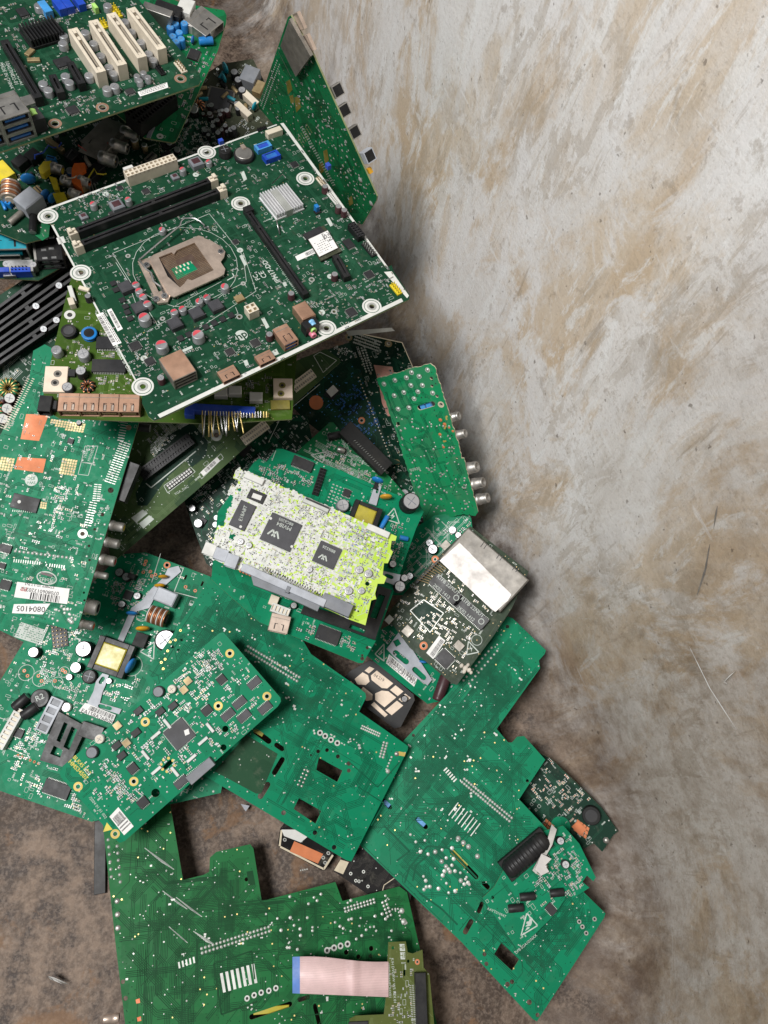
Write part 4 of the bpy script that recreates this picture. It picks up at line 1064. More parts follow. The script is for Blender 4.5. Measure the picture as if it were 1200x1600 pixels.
for x,y in ((270,1103),(250,1112),(216,1111),(212,1145),(182,1165),(190,1181)): b.box('diode',x,y,14,10,4,'chip',0); b.row((x-6,y+6),(x+4,y+9),2,2,shape='bar')
for x,y in ((261,1131),(328,1137),(243,1149),(227,1180),(317,1158),(299,1185),(244,1204),(273,1206)): b.box('tantalum_capacitor',x,y,5,18,3,'grey_light',b.rnd.choice((0,90)),top='white')
x,y=b.L(262,1195)
for i in range(8): a=2*math.pi*i/8; b.sb('gilt_dot').disc(x+10*b.k*math.cos(a),y+10*b.k*math.sin(a),2.3*b.k,.09,'gold_pad',10)
b.slotcut((258,1199),(266,1191),3.4)
b.sticker([(171,1276),(185,1261),(209,1291),(194,1305)],(.1,.9,.15,.5),6,seed=7)
b.patch([(118,1187),(135,1187),(142,1208),(140,1219),(112,1190)],'g_bright',.05,'print_area')
b.text('BLK45 L0.2',128,1196,6,(121,1184),(143,1208),'silk_yellow',bold=.015); b.text('HMS34507',122,1203,6.5,(114,1190),(140,1217),'silk_yellow',bold=.02)
b.text('/2004 01 01 002',153,1262,4.6,(136,1240),(170,1284),'silk'); b.patch([(167,1285),(176,1296),(161,1300)],'silk_yellow',.1,'warning_sign')
b.smd(330,[(250,1080),(340,1010),(365,1010),(420,1100),(330,1190),(150,1250),(130,1180)],(2.6,4.6),('chip','grey','brass','grey_light','chip_grey','white')); b.smd(90,[(300,1020),(350,1015),(340,1080),(270,1080)],(2.6,4)); b.smd(70,[(160,1190),(230,1240),(230,1260),(190,1250)],(2.6,4)); b.marks(60); b.dots(110,None,(1,1.7)); b.vias(120); b.traces(40,ln=(8,30)); b.finish()
# --- printer board under the lime drive controller
b=Board('power_board','green printer power board with yellow transformer under the white drive controller','power board',
  [(397,722,.172),(655,800,.148),(567,1036,.128)],
  [(397,722),(405,716),(416,722),(424,712),(432,701),(441,701),(528,733),(600,765),(655,786),(662,800),(650,826),(588,1000),(567,1036),(560,1036),(405,972),(330,905),(340,800)],((405,972),(567,1036)),'g_bright')
TA=math.degrees(b.dirang((540,780),(590,800))); k=b.k
b.chip(473,724,34,17,TA,5); b.chip(513,992,36,21,TA,5); b.chip(542,770,12,12,TA,3)
header(b,499,752,2,9,5.2,9,math.degrees(b.dirang((490,776),(493,777))),base='black',pin='black_matt')
transformer(b,571,806,46,42,18,TA)
for x,y,r,h,bo in ((643,783,15,24,'black'),(536,789,10,10,'grey'),(625,916,9,12,'black'),(614,881,6,8,'black'),(459,946,5,8,'black'),(632,903,6,8,'black_matt')): b.cap(x,y,r,h,bo)
plate(b,[(586,757),(596,760),(588,790),(576,786)],'grey_light',2,4,holes=[slotpts((590,765),(589,769),2)]); plate(b,[(598,892),(626,898),(622,916),(594,906)],'grey_light',6,8,holes=[slotpts((604,899),(612,902),3)])
disc_cap(b,603,776,10,'amber',TA+20); disc_cap(b,590,750,10,'blue_part',TA); lying(b,600,816,4,24,80,'blue_part'); lying(b,631,841,4,14,10,'blue_part')
esd(b,(616,794),(601,811),(624,818)); b.line([(425,720),(431,704)],1)
for i in range(6):
    for j in range(6):
        if (i,j)!=(4,2): b.sb('solder_land').box(*b.L(521+i*5.6-j*1.8,757+i*2.2+j*5),3*k,1.8*k,.02,.2,'tin',math.radians(TA))
port(b,437,974,29,26,13,math.degrees(b.dirang((440,960),(434,985))),'nickel','black_matt','white',name='usb_port')
block(b,438,953,28,13,10,'white',TA,name='wire_socket',holes=(5,1),hm='ivory'); b.box('wire_clip',428,938,13,15,9,'ivory',TA)
plate(b,[(592,915),(612,922),(586,1000),(470,958),(476,944),(572,975)],'black',3,9,'plastic_holder',holes=[[(592,928),(602,931),(588,968),(578,964)],[(548,975),(572,984),(569,990),(545,981)]])
b.box('diode',588,758,6,12,9,'black',TA)
for p in ((574,1012,2.6),(566,1029,3.2),(566,1024,2),(564,951,2)): b.hole(*p)
b.smd(60,[(405,730),(460,720),(490,760),(420,760)],(2.4,4)); b.smd(50,[(470,985),(500,980),(560,1000),(555,1020),(480,1000)],(2.4,4)); b.smd(40,[(600,820),(640,820),(620,880),(600,870)])
b.marks(130); b.dots(50,None,(1,1.6)); b.vias(130); b.traces(110); b.row((622,845),(600,900),9,1.4,rows=5,gap=4,mt='g_bright_trace',h=.2); b.finish()
# --- lime drive controller, glare painted in white
b=Board('drive_controller','pale lime and white drive controller board with dark square chips and grey connector','drive controller',  # the white is glare painted onto the lime board
  [(376,731,.206),(618,837,.198),(546,968,.186)],
  [(375,731),(380,737),(390,738),(620,838),(618,845),(612,845),(610,858),(614,862),(606,880),(600,880),(598,898),(604,902),(600,912),(590,912),(586,928),(588,936),(580,938),(571,977),(546,968),(520,956),(330,872),(318,862),(324,850),(332,848),(340,822),(350,822),(356,795),(362,795),(366,774),(356,771),(360,760),(370,762),(373,750),(364,747),(368,735)],((330,872),(571,977)),'g_lime',edge='edge')
k=b.k; A=0
b.chip(439,831,51,47,A,3,'4','chip_grey',False,1.9); b.chip(511,867,36,35,A,3,'4','chip_grey',False,1.8); b.chip(379,805,26,44,A,3,'','chip_grey'); b.chip(401,775,27,17,A,3,'','chip'); b.patch([(396,771),(410,776),(407,783),(393,778)],'white',3*k+.2,'chip_sticker')
for x,y in ((423,810),(456,854),(376,823)): X_,Y_=b.L(x,y,3*k); b.sb('chip_dot').disc(X_,Y_,2.2*k,3*k+.12,'white',12)
for x,y,s_ in ((431,835,1),(507,872,.75)):
    # maker's M mark: two chevrons
    def P(a,c): return (x+s_*(a*11-c*4), y+s_*(a*5+c*10))
    for off in (0,.55):
        for q in ([(-1+off,.5),(-.5+off,-.4),(0+off,.5)],): b.line([P(*z) for z in q],2.6*s_,'silk',z=3*k+.15,name='maker_mark')
b.text('MVI84',444,822,7,(458,830),(430,818),'silk',3*k+.15); b.text('88C6205',447,815,5,(461,823),(433,811),'silk',3*k+.15); b.text('88I6526',514,858,5,(526,864),(502,853),'silk',3*k+.15); b.text('E18A8T',380,802,6,(372,822),(386,785),'silk',3*k+.15)
block(b,397,747,32,10,6,'pink' if False else 'white',A,name='ribbon_socket'); block(b,494,788,44,10,5,'tin',A,name='ribbon_socket'); b.box('socket_latch',496,786,40,3,6,'ink',A,take=False); block(b,591,829,38,10,6,'white',A,name='ribbon_socket')
IA=math.degrees(b.dirang((399,909),(492,950)))
block(b,443,914,138,12,14,'grey_light',IA,name='drive_connector'); 
plate(b,[(392,898),(402,902),(500,946),(496,955),(455,936),(396,914)],'grey',1,9,'connector_shell'); b.box('connector_key',450,921,6,10,15,'grey',IA,take=False)
block(b,526,945,48,20,12,'grey',IA,name='jumper_block'); port(b,327,858,18,18,10,math.degrees(b.dirang((338,860),(330,880))),'white','ivory',name='power_socket'); port(b,345,866,20,18,10,math.degrees(b.dirang((338,860),(330,880))),'grey_light','black',name='power_socket'); port(b,362,876,18,20,10,math.degrees(b.dirang((338,860),(330,880))),'grey_light','black',name='power_socket')
for i in range(4): b.box('jumper_pin',376+i*5,891+i*2,3,5,7,'copper_pad',IA,take=False)
mb=b.sb('connector_leg')
for i in range(24):
    a=b.L(415+i*3.9,885+i*1.85,4*k); c=b.L(410+i*3.9,894+i*1.85,4*k); mb.tube([(*a,.2*k),((a[0]+c[0])/2,(a[1]+c[1])/2,5*k),(*c,4*k)],.55*k,'chip',5)
for i in range(10):
    a=b.L(515+i*5,935+i*2.2,2*k); mb.dome(a[0],a[1],1.6*k,1.5*k,'chip',6)
for x,y,r in ((562,890,6),(576,896,6.5),(545,923,6.5),(565,923,5.5),(376,846,5),(389,852,5),(484,890,4.5),(531,904,3.4)): b.cap(x,y,r,3.5,'steel','cap_top')
for p in ((374,766,3.6),(574,912,3.6),(358,800,1.8),(338,824,1.8)): b.hole(*p)
b.cut((360,832),(370,836),(366,845),(357,841))
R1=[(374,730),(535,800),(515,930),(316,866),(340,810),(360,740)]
# dense white and tin flecks paint glare onto most of the left two thirds
mb=b.sb('painted_glare')
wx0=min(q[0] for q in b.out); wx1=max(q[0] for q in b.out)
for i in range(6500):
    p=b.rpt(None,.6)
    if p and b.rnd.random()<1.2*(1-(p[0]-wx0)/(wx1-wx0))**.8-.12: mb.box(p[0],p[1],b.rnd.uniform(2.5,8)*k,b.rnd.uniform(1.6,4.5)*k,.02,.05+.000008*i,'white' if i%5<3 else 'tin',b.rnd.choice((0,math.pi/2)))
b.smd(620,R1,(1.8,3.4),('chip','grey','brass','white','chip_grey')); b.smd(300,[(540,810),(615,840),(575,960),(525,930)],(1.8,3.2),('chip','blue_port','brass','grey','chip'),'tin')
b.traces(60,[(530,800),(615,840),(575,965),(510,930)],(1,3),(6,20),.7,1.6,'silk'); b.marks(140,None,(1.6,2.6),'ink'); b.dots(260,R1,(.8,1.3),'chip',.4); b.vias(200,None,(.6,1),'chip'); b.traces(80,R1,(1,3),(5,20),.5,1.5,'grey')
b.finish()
# --- small green board with warning triangle
b=Board('circuit_board','small green board with printed hand triangle and black comb connector behind the printer board','circuit board',
  [(467,705,.128),(517,658,.14),(605,746,.112)],[(460,712),(467,703),(515,660),(521,660),(545,690),(580,715),(612,748),(640,780),(600,790),(500,740)],((467,705),(605,772)),'g_lean')
esd(b,(509,706),(486,711),(504,723),'hand'); k=b.k
CA=math.degrees(b.dirang((548,685),(598,735)))
block(b,572,700,92,26,22,'black_matt',CA,name='comb_connector')
mb=b.sb('comb_pin')
for i in range(17):
    a=b.L(545+i*3.1,692+i*2.9,18*k); c=b.L(556+i*2.9,688+i*2.9,22*k); mb.tube([(*a,2*k),(*a,19*k),(*c,23*k)],.5*k,'tin',5)
lying(b,522,681,6,20,40,'black'); lying(b,533,703,5,12,10,'steel')
b.smd(120,[(490,720),(530,670),(545,690),(610,755),(600,780),(520,740)],(2.2,3.6)); b.marks(60); b.traces(40,mt='silk',w=.5); b.dots(40,None,(1,1.6)); b.finish()
# --- dark board with copper disc
b=Board('circuit_board','dark green board with copper disc and square white chip behind the comb connector','circuit board',
  [(460,640,.11),(600,610,.135),(580,720,.088)],[(452,630),(500,590),(545,560),(590,560),(625,640),(640,720),(580,735),(520,690),(480,660)],((460,650),(560,560)),'g_dark')
b.circle(494,629,6,10,'copper_pad','copper_disc'); X_,Y_=b.L(494,629); b.sb('copper_disc').disc(X_,Y_,9*b.k,.12,'copper_pad',24)
b.box('chip',519,611,15,12,3,'white',0); b.patch([(505,618),(516,603),(533,608),(520,625)],'black',.2,'chip_base'); b.ring(565,657,3,5.4,'copper_pad',2.4)
b.smd(150,[(510,630),(560,600),(600,660),(560,700)],(1.8,2.6),('blue_port','blue_part','chip'),'blue_port'); b.vias(150,None,(.6,1),'blue_light'); b.traces(90); b.finish()
# --- standing board with pale edge
b=Board('circuit_board','dark board standing on edge with a scraped pink copper patch, behind the torn board','circuit board',
  [(541,522,.215),(628,536,.225),(623,741,.075)],[(541,522),(548,519),(628,536),(645,575),(662,640),(668,740),(640,748),(623,742)],((541,522),(623,741)),'g_dark',edge='edge_cream',th=2.2)
b.row((553,535),(590,548),14,1.6,rows=4,gap=5,h=.6); b.row((560,545),(572,580),10,1.6,rows=3,gap=5,h=.6)
for p in ((545,527),(607,537),(620,722)): b.ring(*p,3,5.6,'brass',2.2)
b.patch([(584,570),(613,573),(616,586),(600,600),(590,592)],'copper_pink',.2,'scraped_copper'); b.patch([(592,600),(600,605),(612,650),(606,650),(597,630)],'copper_pink',.2,'scraped_copper')
b.row((560,590),(618,735),30,1.2,rows=1,gap=4,mt='ivory'); b.smd(60); b.marks(50); b.vias(120,None,(.6,1),'ivory'); b.traces(50); b.patch([(603,712),(609,712),(612,735),(606,735)],'white',.2,'label')
b.finish()
# --- torn bright green board with round sockets
b=Board('circuit_board','torn bright green board with five metal round sockets leaning on the wall','circuit board',
  [(589,591,.20),(678,570,.245),(747,802,.115)],
  [(588,592),(628,580),(672,568),(679,573),(700,640),(718,700),(721,716),(725,716),(728,730),(747,800),(743,806),(724,803),(700,810),(663,817),(650,780),(641,747),(628,707),(618,672),(609,648),(600,620)],((590,592),(672,569)),'g_torn',edge='edge_cream',torn=1.6)
b.slotcut((656,637),(676,631),4.2)
for x in (660,669): b.box('blue_capacitor',x,636-(x-660)*.3,8,9,5,'blue_light',0,z0=-9,take=False)
for p in ((674,591,2.6),(675,603,2.4),(683,619,2.6),(709,700,1.6),(714,716,1.6)): b.hole(*p,8)
b.ring(689,632,2.8,5,'edge_cream',2.6); b.cut((619,660),(624,659),(625,665),(620,666))
b.line([(604,612),(612,640),(620,655)],1.6,'g_torn_trace',name='copper_trace'); b.text('00606',648,733,6,(658,731),(638,736),'silk')
for x,y in ((600,600),(617,594),(635,590),(643,582),(655,588),(660,602),(642,602),(631,613),(616,618),(653,612),(676,614),(639,637),(622,639),(647,623),(668,578)): b.row((x,y),(x+1,y),1,2.8,h=1.8); b.circle(x,y,3.4,.8,'silk')
b.traces(70,None,(1,3),(10,40),.8,2); b.dots(90,[(610,650),(700,650),(740,800),(660,810)],(1.2,2.2)); b.blobs(22,[(615,660),(700,650),(735,790),(665,805)],(2,3.4)); b.vias(80,None,(.7,1.2),'hole_dark')
b.dots(6,[(680,645),(705,640),(712,700),(690,700)],(2,3.4),'copper_pad'); b.blobs(4,[(680,645),(705,640),(712,690),(690,690)],(2,3),'gold_pad')
OA=math.degrees(b.dirang((700,740),(760,727)))
for x,y,r in ((700,654,7.5),(710,681,7.5),(727,733,10),(737,757,9.5),(744,781,9.5)): jack(b,x,y,r,20 if r<8 else 22,OA,'steel','steel',z=-r-2,name='round_socket')
b.finish()
# ================================================================== left side of the pile
# --- large left board, parts underneath, copper pads
b=Board('circuit_board','large green board with two orange copper pads and paper stickers at the left edge','circuit board',
  [(0,960,.138),(122,980,.134),(216,659,.192)],[(52,548),(70,538),(130,570),(218,655),(216,664),(122,980),(116,986),(108,984),(-40,945),(-40,760),(46,590)],((-20,948),(118,984)),'g_bright')
b.patch([(41,647),(76,648),(61,689),(32,686)],'copper_pad',.1,'copper_area'); b.patch([(28,714),(72,717),(67,739),(22,733)],'copper_pad',.1,'copper_area')
def cgrid(x0,y0,nx,ny,px,py,sk,skip=()):
    for i in range(nx):
        for j in range(ny):
            if (i,j) in skip: continue
            x=x0+i*px-j*sk; y=y0+j*py+i*.6; q=[b.L(x,y),b.L(x+px*.8,y),b.L(x+px*.8-sk*.8,y+py*.8),b.L(x-sk*.8,y+py*.8)]
            b.sb('copper_cell').prism([q],.03,.1,'brass')
cgrid(98,716,6,6,4,4.2,1); cgrid(2,714,5,5,4.4,4.2,1); cgrid(80,655,13,4,4.2,3.6,1,[(0,3),(1,3),(2,3),(3,3),(0,2),(1,2),(4,3),(5,3)]); cgrid(64,784,3,3,3.4,3.6,.6)
b.circle(49,750,5,9,'silk'); b.text('JDC',49,747,5,(55,747),(43,747),'g_bright',.18); b.text('SW4',49,754,4.5,(55,754),(43,754),'g_bright',.18)
b.chip(39,786,40,23,2,3,'','chip'); X_,Y_=b.L(30,784,3*b.k); b.sb('chip_dot').disc(X_,Y_,2.6*b.k,3*b.k+.1,'white',10); b.row((20,798),(56,800),12,1.2,shape='bar')
for x,y,w,l in ((8,857,18,12),(8,914,16,14),(110,689,9,8),(3,884,10,8)): b.chip(x,y,w,l,0,2.6)
X_,Y_=b.L(73,903); mb=b.sb('silkscreen')
pts=[(X_+14.5*b.k*math.cos(a),Y_+9*b.k*math.sin(a)) for a in [2*math.pi*i/28 for i in range(29)]]
for p,q in zip(pts,pts[1:]): mb.strip([p,q],1.8*b.k,.1,'silk')
b.text('RoHS',72,906,6.5,(84,908),(60,904),'silk'); b.box('brown_mark',73,897.5,18,4,.2,'maroon',0)
o=b.sticker([(109,920),(105,944),(22,933),(27,909)][::-1][::-1] and [(105,944),(22,933),(27,909),(109,920)],(.16,.72,.02,.45),0,seed=3)
b.text('07080601320252',62,923.5,6,(100,929),(24,919),'ink',.45); b.text('STM8EP 2D.3.T.9v3',62,915,4,(104,921),(28,911),'ink',.45)
b.circle(37,920,7.5,.9,'ink_red','stamp'); b.text('PP',37,920,7,(43,921),(31,919),'ink_red',.46)
for z_ in list(b.stuff): pass
b.sticker([(67,960),(19,958),(22,944),(79,943)],None,0,lift=.5); b.text('0804105',48,951,9,(70,952),(24,950),'ink',.7)
b.row((24,861),(104,871),13,2.5,rows=1,h=1.2); b.row((22,876),(62,880),12,2,shape='bar'); b.row((78,883),(100,886),7,2,shape='bar')
for t in range(2): b.row((44+t*8,592),(8+t*6,668),24,1.6,shape='bar',mt='ivory')
b.row((12,672),(28,640),10,1.6,rows=3,gap=5,shape='bar',mt='ivory')
b.row((190,690),(166,752),18,2,rows=3,gap=6,shape='bar'); b.row((150,757),(147,782),8,2,rows=2,gap=6,shape='bar'); b.row((143,785),(134,820),10,2,rows=2,gap=6,shape='bar'); b.row((192,660),(186,688),8,2,rows=2,gap=5,shape='bar')
for q in ([(133,697),(153,697),(145,724),(127,722)],[(127,722),(143,725),(138,743),(122,741)]): b.line(q,.9,closed=True)
b.text('MODEL:A',143,709,4.4,(138,722),(147,697)); b.text('T94VE',135,709,4.2,(131,722),(140,697)); b.text('AV-8',157,800,5.5,(152,812),(162,788))
b.ring(129,834,4,7.5,'tin',3.4)
for p in ((139,853,2.2),(148,827,2.2),(140,875,2),(131,926,1.8),(132,938,1.8),(173,766,4.6),(201,668,4.6),(160,804,3)): b.hole(*p)
b.smd(120,[(60,620),(180,660),(150,800),(130,960),(0,930),(0,740)],(2,3.4)); b.smd(60,[(88,765),(110,750),(100,810),(80,830)],(2,3.4)); b.marks(260,None,(2,3.4)); b.vias(330,None,(.7,1.1)); b.dots(90); b.traces(170,None,(1,4),(12,45),.8,1.9)
b.dots(14,[(90,940),(120,960),(115,980),(70,975)],(1.6,3)); b.row((108,968),(112,972),3,3.4,h=1.5)
JA=math.degrees(b.dirang((165,850),(190,855)))
for x,y,r,rg in ((176,820,8.5,'yellow'),(168,846,8.5,'white'),(162,873,9,'red'),(150,896,6,'steel'),(135,946,13,'black'),(128,974,8,'orange')): jack(b,x-6,y,r,24,JA,'steel',rg,z=-r-1,name='round_socket')
b.box('side_rail',197,752,20,64,22,'black',JA-8,z0=-30,take=False); lying(b,224,668,7,22,10,'black',z=-10)
b.finish()
# --- long sage board
b=Board('circuit_board','long sage green board running diagonally with black header and ivory connectors','circuit board',
  [(180,868,.098),(532,564,.205),(230,680,.16)],[(172,876),(182,874),(340,738),(532,566),(531,561),(509,545),(350,610),(215,660),(165,800)],((182,874),(532,565)),'g_sage',th=2.4)
k=b.k
b.patch([(212,770),(262,680),(300,660),(325,690),(322,712),(300,730),(290,720),(262,745),(230,790),(215,790)],'g_dark',.07,'dark_area')
b.line([(228,755),(236,762),(306,705)],1.6,'silk')
HA=math.degrees(b.dirang((222,747),(297,691)))
block(b,259,714,96,19,14,'black',HA,name='ribbon_header',holes=(20,2),hm='chip_grey',hs=.5)
block(b,280,748,46,9,3,'black',HA,name='pin_socket',holes=(10,2),hm='white',hs=.7); b.line([(256,759),(298,730),(305,737),(262,770)],1,closed=True); b.text('VGA_DAC',284,766,4,(270,775),(300,757))
b.sticker([(313,738),(339,714),(344,720),(318,744)],(.2,.8,.15,.85),0,seed=5); b.line([(311,741),(345,709),(349,715),(315,748)],.8,closed=True)
for q in ([(205,809),(223,796),(231,802),(213,817)],[(217,818),(233,805),(241,811),(224,826)]): b.patch(q,'silk',.1,'white_area')
block(b,398,676,46,15,16,'ivory',HA,name='edge_socket',holes=(12,2),hm='steel',hs=.5); block(b,474,594,40,15,16,'ivory',HA,name='edge_socket',holes=(10,2),hm='steel',hs=.5)
for x,y in ((338,680),): b.ring(x,y,5,9,'tin',4)
b.line([(420,690),(440,650),(500,600)],.8); b.line([(490,556),(500,550),(526,563),(505,582)],.8,closed=True)
b.vias(160,None,(.7,1.1),'silk'); b.traces(60,None,(1,3),(10,40)); b.marks(40); b.smd(60,[(230,680),(290,660),(270,690),(240,720)],(2,3)); b.traces(24,[(240,690),(300,660),(280,690)],(3,6),(10,30),.6,1.6,'silk'); b.text('K13',217,826,4,(210,833),(224,820)); b.finish()
# --- olive board with four network sockets
b=Board('circuit_board','olive green board with four copper network sockets and a blue connector with bent pins','circuit board',
  [(92,652,.262),(456,653,.258),(110,450,.272)],[(112,432),(104,460),(68,612),(70,640),(92,653),(200,658),(330,662),(456,655),(464,552),(420,480),(200,430)],((92,653),(330,662)),'g_olive')
k=b.k
b.ring(109,492,4,8.5,'white',4)
coil_can(b,107,516,11.5,9,'black','chip_grey'); coil_can(b,139,520,12,9,'blue_part','black')
for x,y,r,h,bo in ((88,546,8,14,'cap_grey'),(130,552,9,14,'cap_grey'),(126,579,8,16,'black'),(105,604,8,10,'chip_grey'),(123,660,4,5,'black')): b.cap(x,y,r,h,bo)
toroid(b,136,601,7,4,'copper_wire','black',9)
b.chip(170,571,50,22,2,6,'2','chip',False,2.4); b.chip(168,535,34,22,2,5,'2','chip',False,2.4); b.box('diode',112,582,10,12,5,'chip')
block(b,87,592,33,44,6,'beige',2,name='terminal_block'); 
for x,y in ((90,584),(86,598)): X_,Y_=b.L(x,y,6*k); b.sb('terminal_screw').ring(X_,Y_,3*k,6*k,6.1*k,'steel_old',16); b.sb('terminal_screw').disc(X_,Y_,3*k,6.05*k,'hole_dark',12)
port(b,70,630,18,26,15,-92,'black','black_matt',name='power_jack'); b.box('filter_block',82,632,12,14,10,'chip')
for i in range(4):
    port(b,108+i*31,628+i*.6,31,30,17,-88,'copper_shell','black_matt','brass',name='network_socket')
for i in range(4):
    for d in (-6,6):
        X_,Y_=b.L(108+i*31+d,636+i*.6,17*k); b.sb('spring_finger').box(X_,Y_,3*k,9*k,17*k,17.5*k,'nickel'); b.sb('spring_finger').box(X_,Y_,4.4*k,10.6*k,17*k,17.2*k,'black')
b.box('side_tab',112,458,7,30,8,'white',20); b.box('wire_socket',111,470,9,14,12,'ivory',20)
block(b,442,606,30,34,9,'beige',2,name='terminal_block')
for x,y in ((441,602),(439,615)): X_,Y_=b.L(x,y,9*k); b.sb('terminal_screw').ring(X_,Y_,2.6*k,5.4*k,9.1*k,'gold_dull',16); b.sb('terminal_screw').disc(X_,Y_,2.6*k,9.05*k,'hole_dark',12)
b.box('singed_patch',438,632,30,16,4,'gold_dull',4)
block(b,348,638,98,12,14,'blue',-1,name='parallel_connector'); b.box('connector_end',296,640,14,18,13,'blue',-1)
mb=b.sb('bent_pin'); r=random.Random(3)
for i in range(26):
    x=316+i*4.6 if i<14 else 368+(i-14)*4.4; ln=36 if i<9 else (28 if i<14 else 10); y0=645
    if i>=14: y0=648
    a=b.L(x,y0-6,15*k); m1=b.L(x+r.uniform(-1,1),y0+4,17*k); c=b.L(x+r.uniform(-3,6)+(6 if i>=14 else 0),y0+ln+r.uniform(-4,3)-(8 if i>=14 else 0),4*k)
    mb.tube([(*a,12*k),(*m1,16*k),((m1[0]*.4+c[0]*.6),(m1[1]*.4+c[1]*.6),10*k),(*c,(2+r.uniform(0,5))*k)],1.15*k,'silver' if r.random()<.6 else 'gold',5)
for x,y in ((367,609),(400,619),(345,612)): b.box('relay',x,y,20,15,11,'white',2,ch=.6)
b.smd(160,[(110,500),(200,520),(210,600),(190,615),(140,590),(100,560)],(2.2,3.8),('chip','ivory','brass','grey')); b.smd(60,[(330,600),(430,580),(430,630),(340,625)],(2.2,3.8)); b.marks(60); b.vias(160,None,(.7,1.1),'brass'); b.traces(110); b.dots(40); b.finish()
# --- motherboard with black memory slots
b=Board('motherboard','motherboard with a bank of long black memory slots, half hidden at the left edge','motherboard',
  [(0,580,.165),(105,440,.20),(-40,470,.20)],[(-90,520),(100,395),(130,440),(125,560),(100,600),(60,640),(-10,720),(-90,700)],((-10,575),(100,470)),'g_hp')
for i in range(4): b.slot((-60+i*7,528+i*20),(112+i*5,402+i*24),13,20,'black','black_matt',.55,name='memory_slot')
for x,y in ((92,446),(56,478),(88,500),(68,514)): b.cap(x,y,5.5,24,'maroon','cap_grey')
for x,y in ((15,622),(11,638),(4,654)): b.cap(x,y,8.5,14,'maroon','white')
toroid(b,12,606,10,6,'gold','g_torn',14); toroid(b,-10,640,10,6,'copper_wire','g_torn',12); lying(b,4,632,3,16,40,'maroon')
b.marks(160); b.smd(60); b.traces(40,mt='silk',w=.5); b.finish()
# --- rear port cluster
b=Board('motherboard','board edge with teal and blue monitor ports facing out, left edge','motherboard',
  [(0,430,.225),(90,410,.225),(0,330,.24)],[(-90,430),(60,438),(100,415),(105,340),(60,310),(-90,310)],((-20,436),(60,438)),'g_hp')
port(b,8,374,60,34,30,-86,'steel','black','teal',name='serial_port',topmat='teal'); port(b,-8,392,70,18,14,-86,'steel','black',name='serial_port')
k=b.k
dsub=block(b,32,415,36,20,16,'silver',4,name='monitor_port'); b.box('port_face',32,421,28,8,17,'blue',4,take=False)
header(b,32,423,5,2,5,19,4,'blue','hole_dark'); b.cap(10,412,6,16,'steel'); b.cap(52,413,5,16,'steel'); b.box('port_flange',14,424,18,16,8,'silver',6); b.box('port_face',4,421,18,8,17,'blue',4,take=False)
port(b,76,388,38,40,26,-84,'black','black_matt','silver',rows=2,name='stacked_port'); b.box('port_cage',55,392,6,30,24,'steel',6)
for x,y in ((70,372),(80,370),(68,390),(80,388),(70,403),(84,402)): b.box('metal_tab',x,y,8,4,27,'silver',6,take=False)
b.box('terminal',28,350,24,12,10,'grey_light',8); b.finish()
# ================================================================== top of the pile
# --- tall board leaning on the wall
b=Board('circuit_board','tall green board standing against the wall, steel shield at its tip','circuit board',
  [(451,26,.43),(589,309,.31),(403,175,.25)],[(450,27),(454,24),(490,87),(589,307),(588,313),(566,351),(500,330),(420,262),(400,200),(403,165)],((490,87),(589,309)),'g_lean',edge='edge')
k=b.k
plate(b,[(438,72),(452,30),(485,88),(462,120)],'steel_old',2,7,'shield'); b.line([(440,74),(461,116)],1.4,'steel',z=7.3*k,name='shield_rim')
for x,y in ((466,34),(481,68)):
    b.box('shield_clip',x,y,20,16,5,'nickel',0,z0=-4,take=False); 
for q in ([(447,128),(453,124),(457,140),(450,148)],[(460,152),(468,150),(470,168),(463,176)],[(505,236),(511,233),(514,250),(508,258)],[(498,256),(505,254),(506,268),(500,272)],[(544,310),(550,306),(552,318),(546,322)],[(452,150),(458,148),(460,160),(455,162)]): b.patch(q,'gold_dull',.1,'gold_area')
b.row((433,95),(408,165),24,1.5,rows=2,gap=6,h=.7); b.row((470,200),(520,290),26,1.3,rows=3,gap=5,h=.6); b.row((480,195),(460,225),10,1.2,rows=4,gap=4,shape='bar',mt='brass')
b.vias(420,None,(.7,1.2),'tin'); b.dots(220,None,(1,2)); b.dots(60,[(480,100),(580,300),(560,330),(470,160)],(1.6,2.8)); b.vias(160,None,(.7,1.1),'gold'); b.smd(50,None,(2,3)); b.traces(60); b.row((563,281),(564,282),1,5,h=2); b.row((580,318),(581,319),1,5,h=2)
for x,y,w,l,m in ((519,146,16,10,'steel'),(530,177,16,9,'steel'),(546,211,16,10,'steel'),(568,248,17,15,'grey_light')):
    port(b,x,y,w,l,16,-90,m,'black_matt',name='side_socket',z0=-19)
b.box('amber_light',575,268,8,7,6,'amber',0,z0=-9,take=False); b.finish()
# --- shabby board at the back
b=Board('circuit_board','grimy brown-green board crowded with capacitors at the back','circuit board',
  [(290,190,.25),(420,160,.262),(330,230,.245)],[(270,190),(300,130),(345,100),(395,92),(430,160),(435,215),(340,240),(320,240)],((290,190),(360,100)),'g_brown')
b.chip(343,155,38,34,20,4,'','chip_grey'); b.box('chip_shield',343,157,46,42,2,'steel_old',20,take=False)
r=random.Random(8)
for i in range(26): b.cap(312+r.uniform(0,60),176+r.uniform(-8,36)-i*.3,r.uniform(3,5),r.uniform(8,18),r.choice(('black','chip_grey','black','maroon')))
for x,y in ((372,124),(378,140),(366,112)): b.cap(x,y,6,14,'black')
for x,y in ((391,152),(380,170)): block(b,x,y,10,30,12,'ivory',-14,name='wire_socket')
b.box('relay',390,115,28,24,18,'grey',10); b.box('relay',404,135,22,14,12,'brass',10); disc_cap(b,352,106,9,'teal',60); disc_cap(b,350,122,7,'teal',60); disc_cap(b,391,126,8,'blue_part',20); disc_cap(b,398,166,7,'teal',0); toroid(b,309,162,6,4,'copper_wire','black',10)
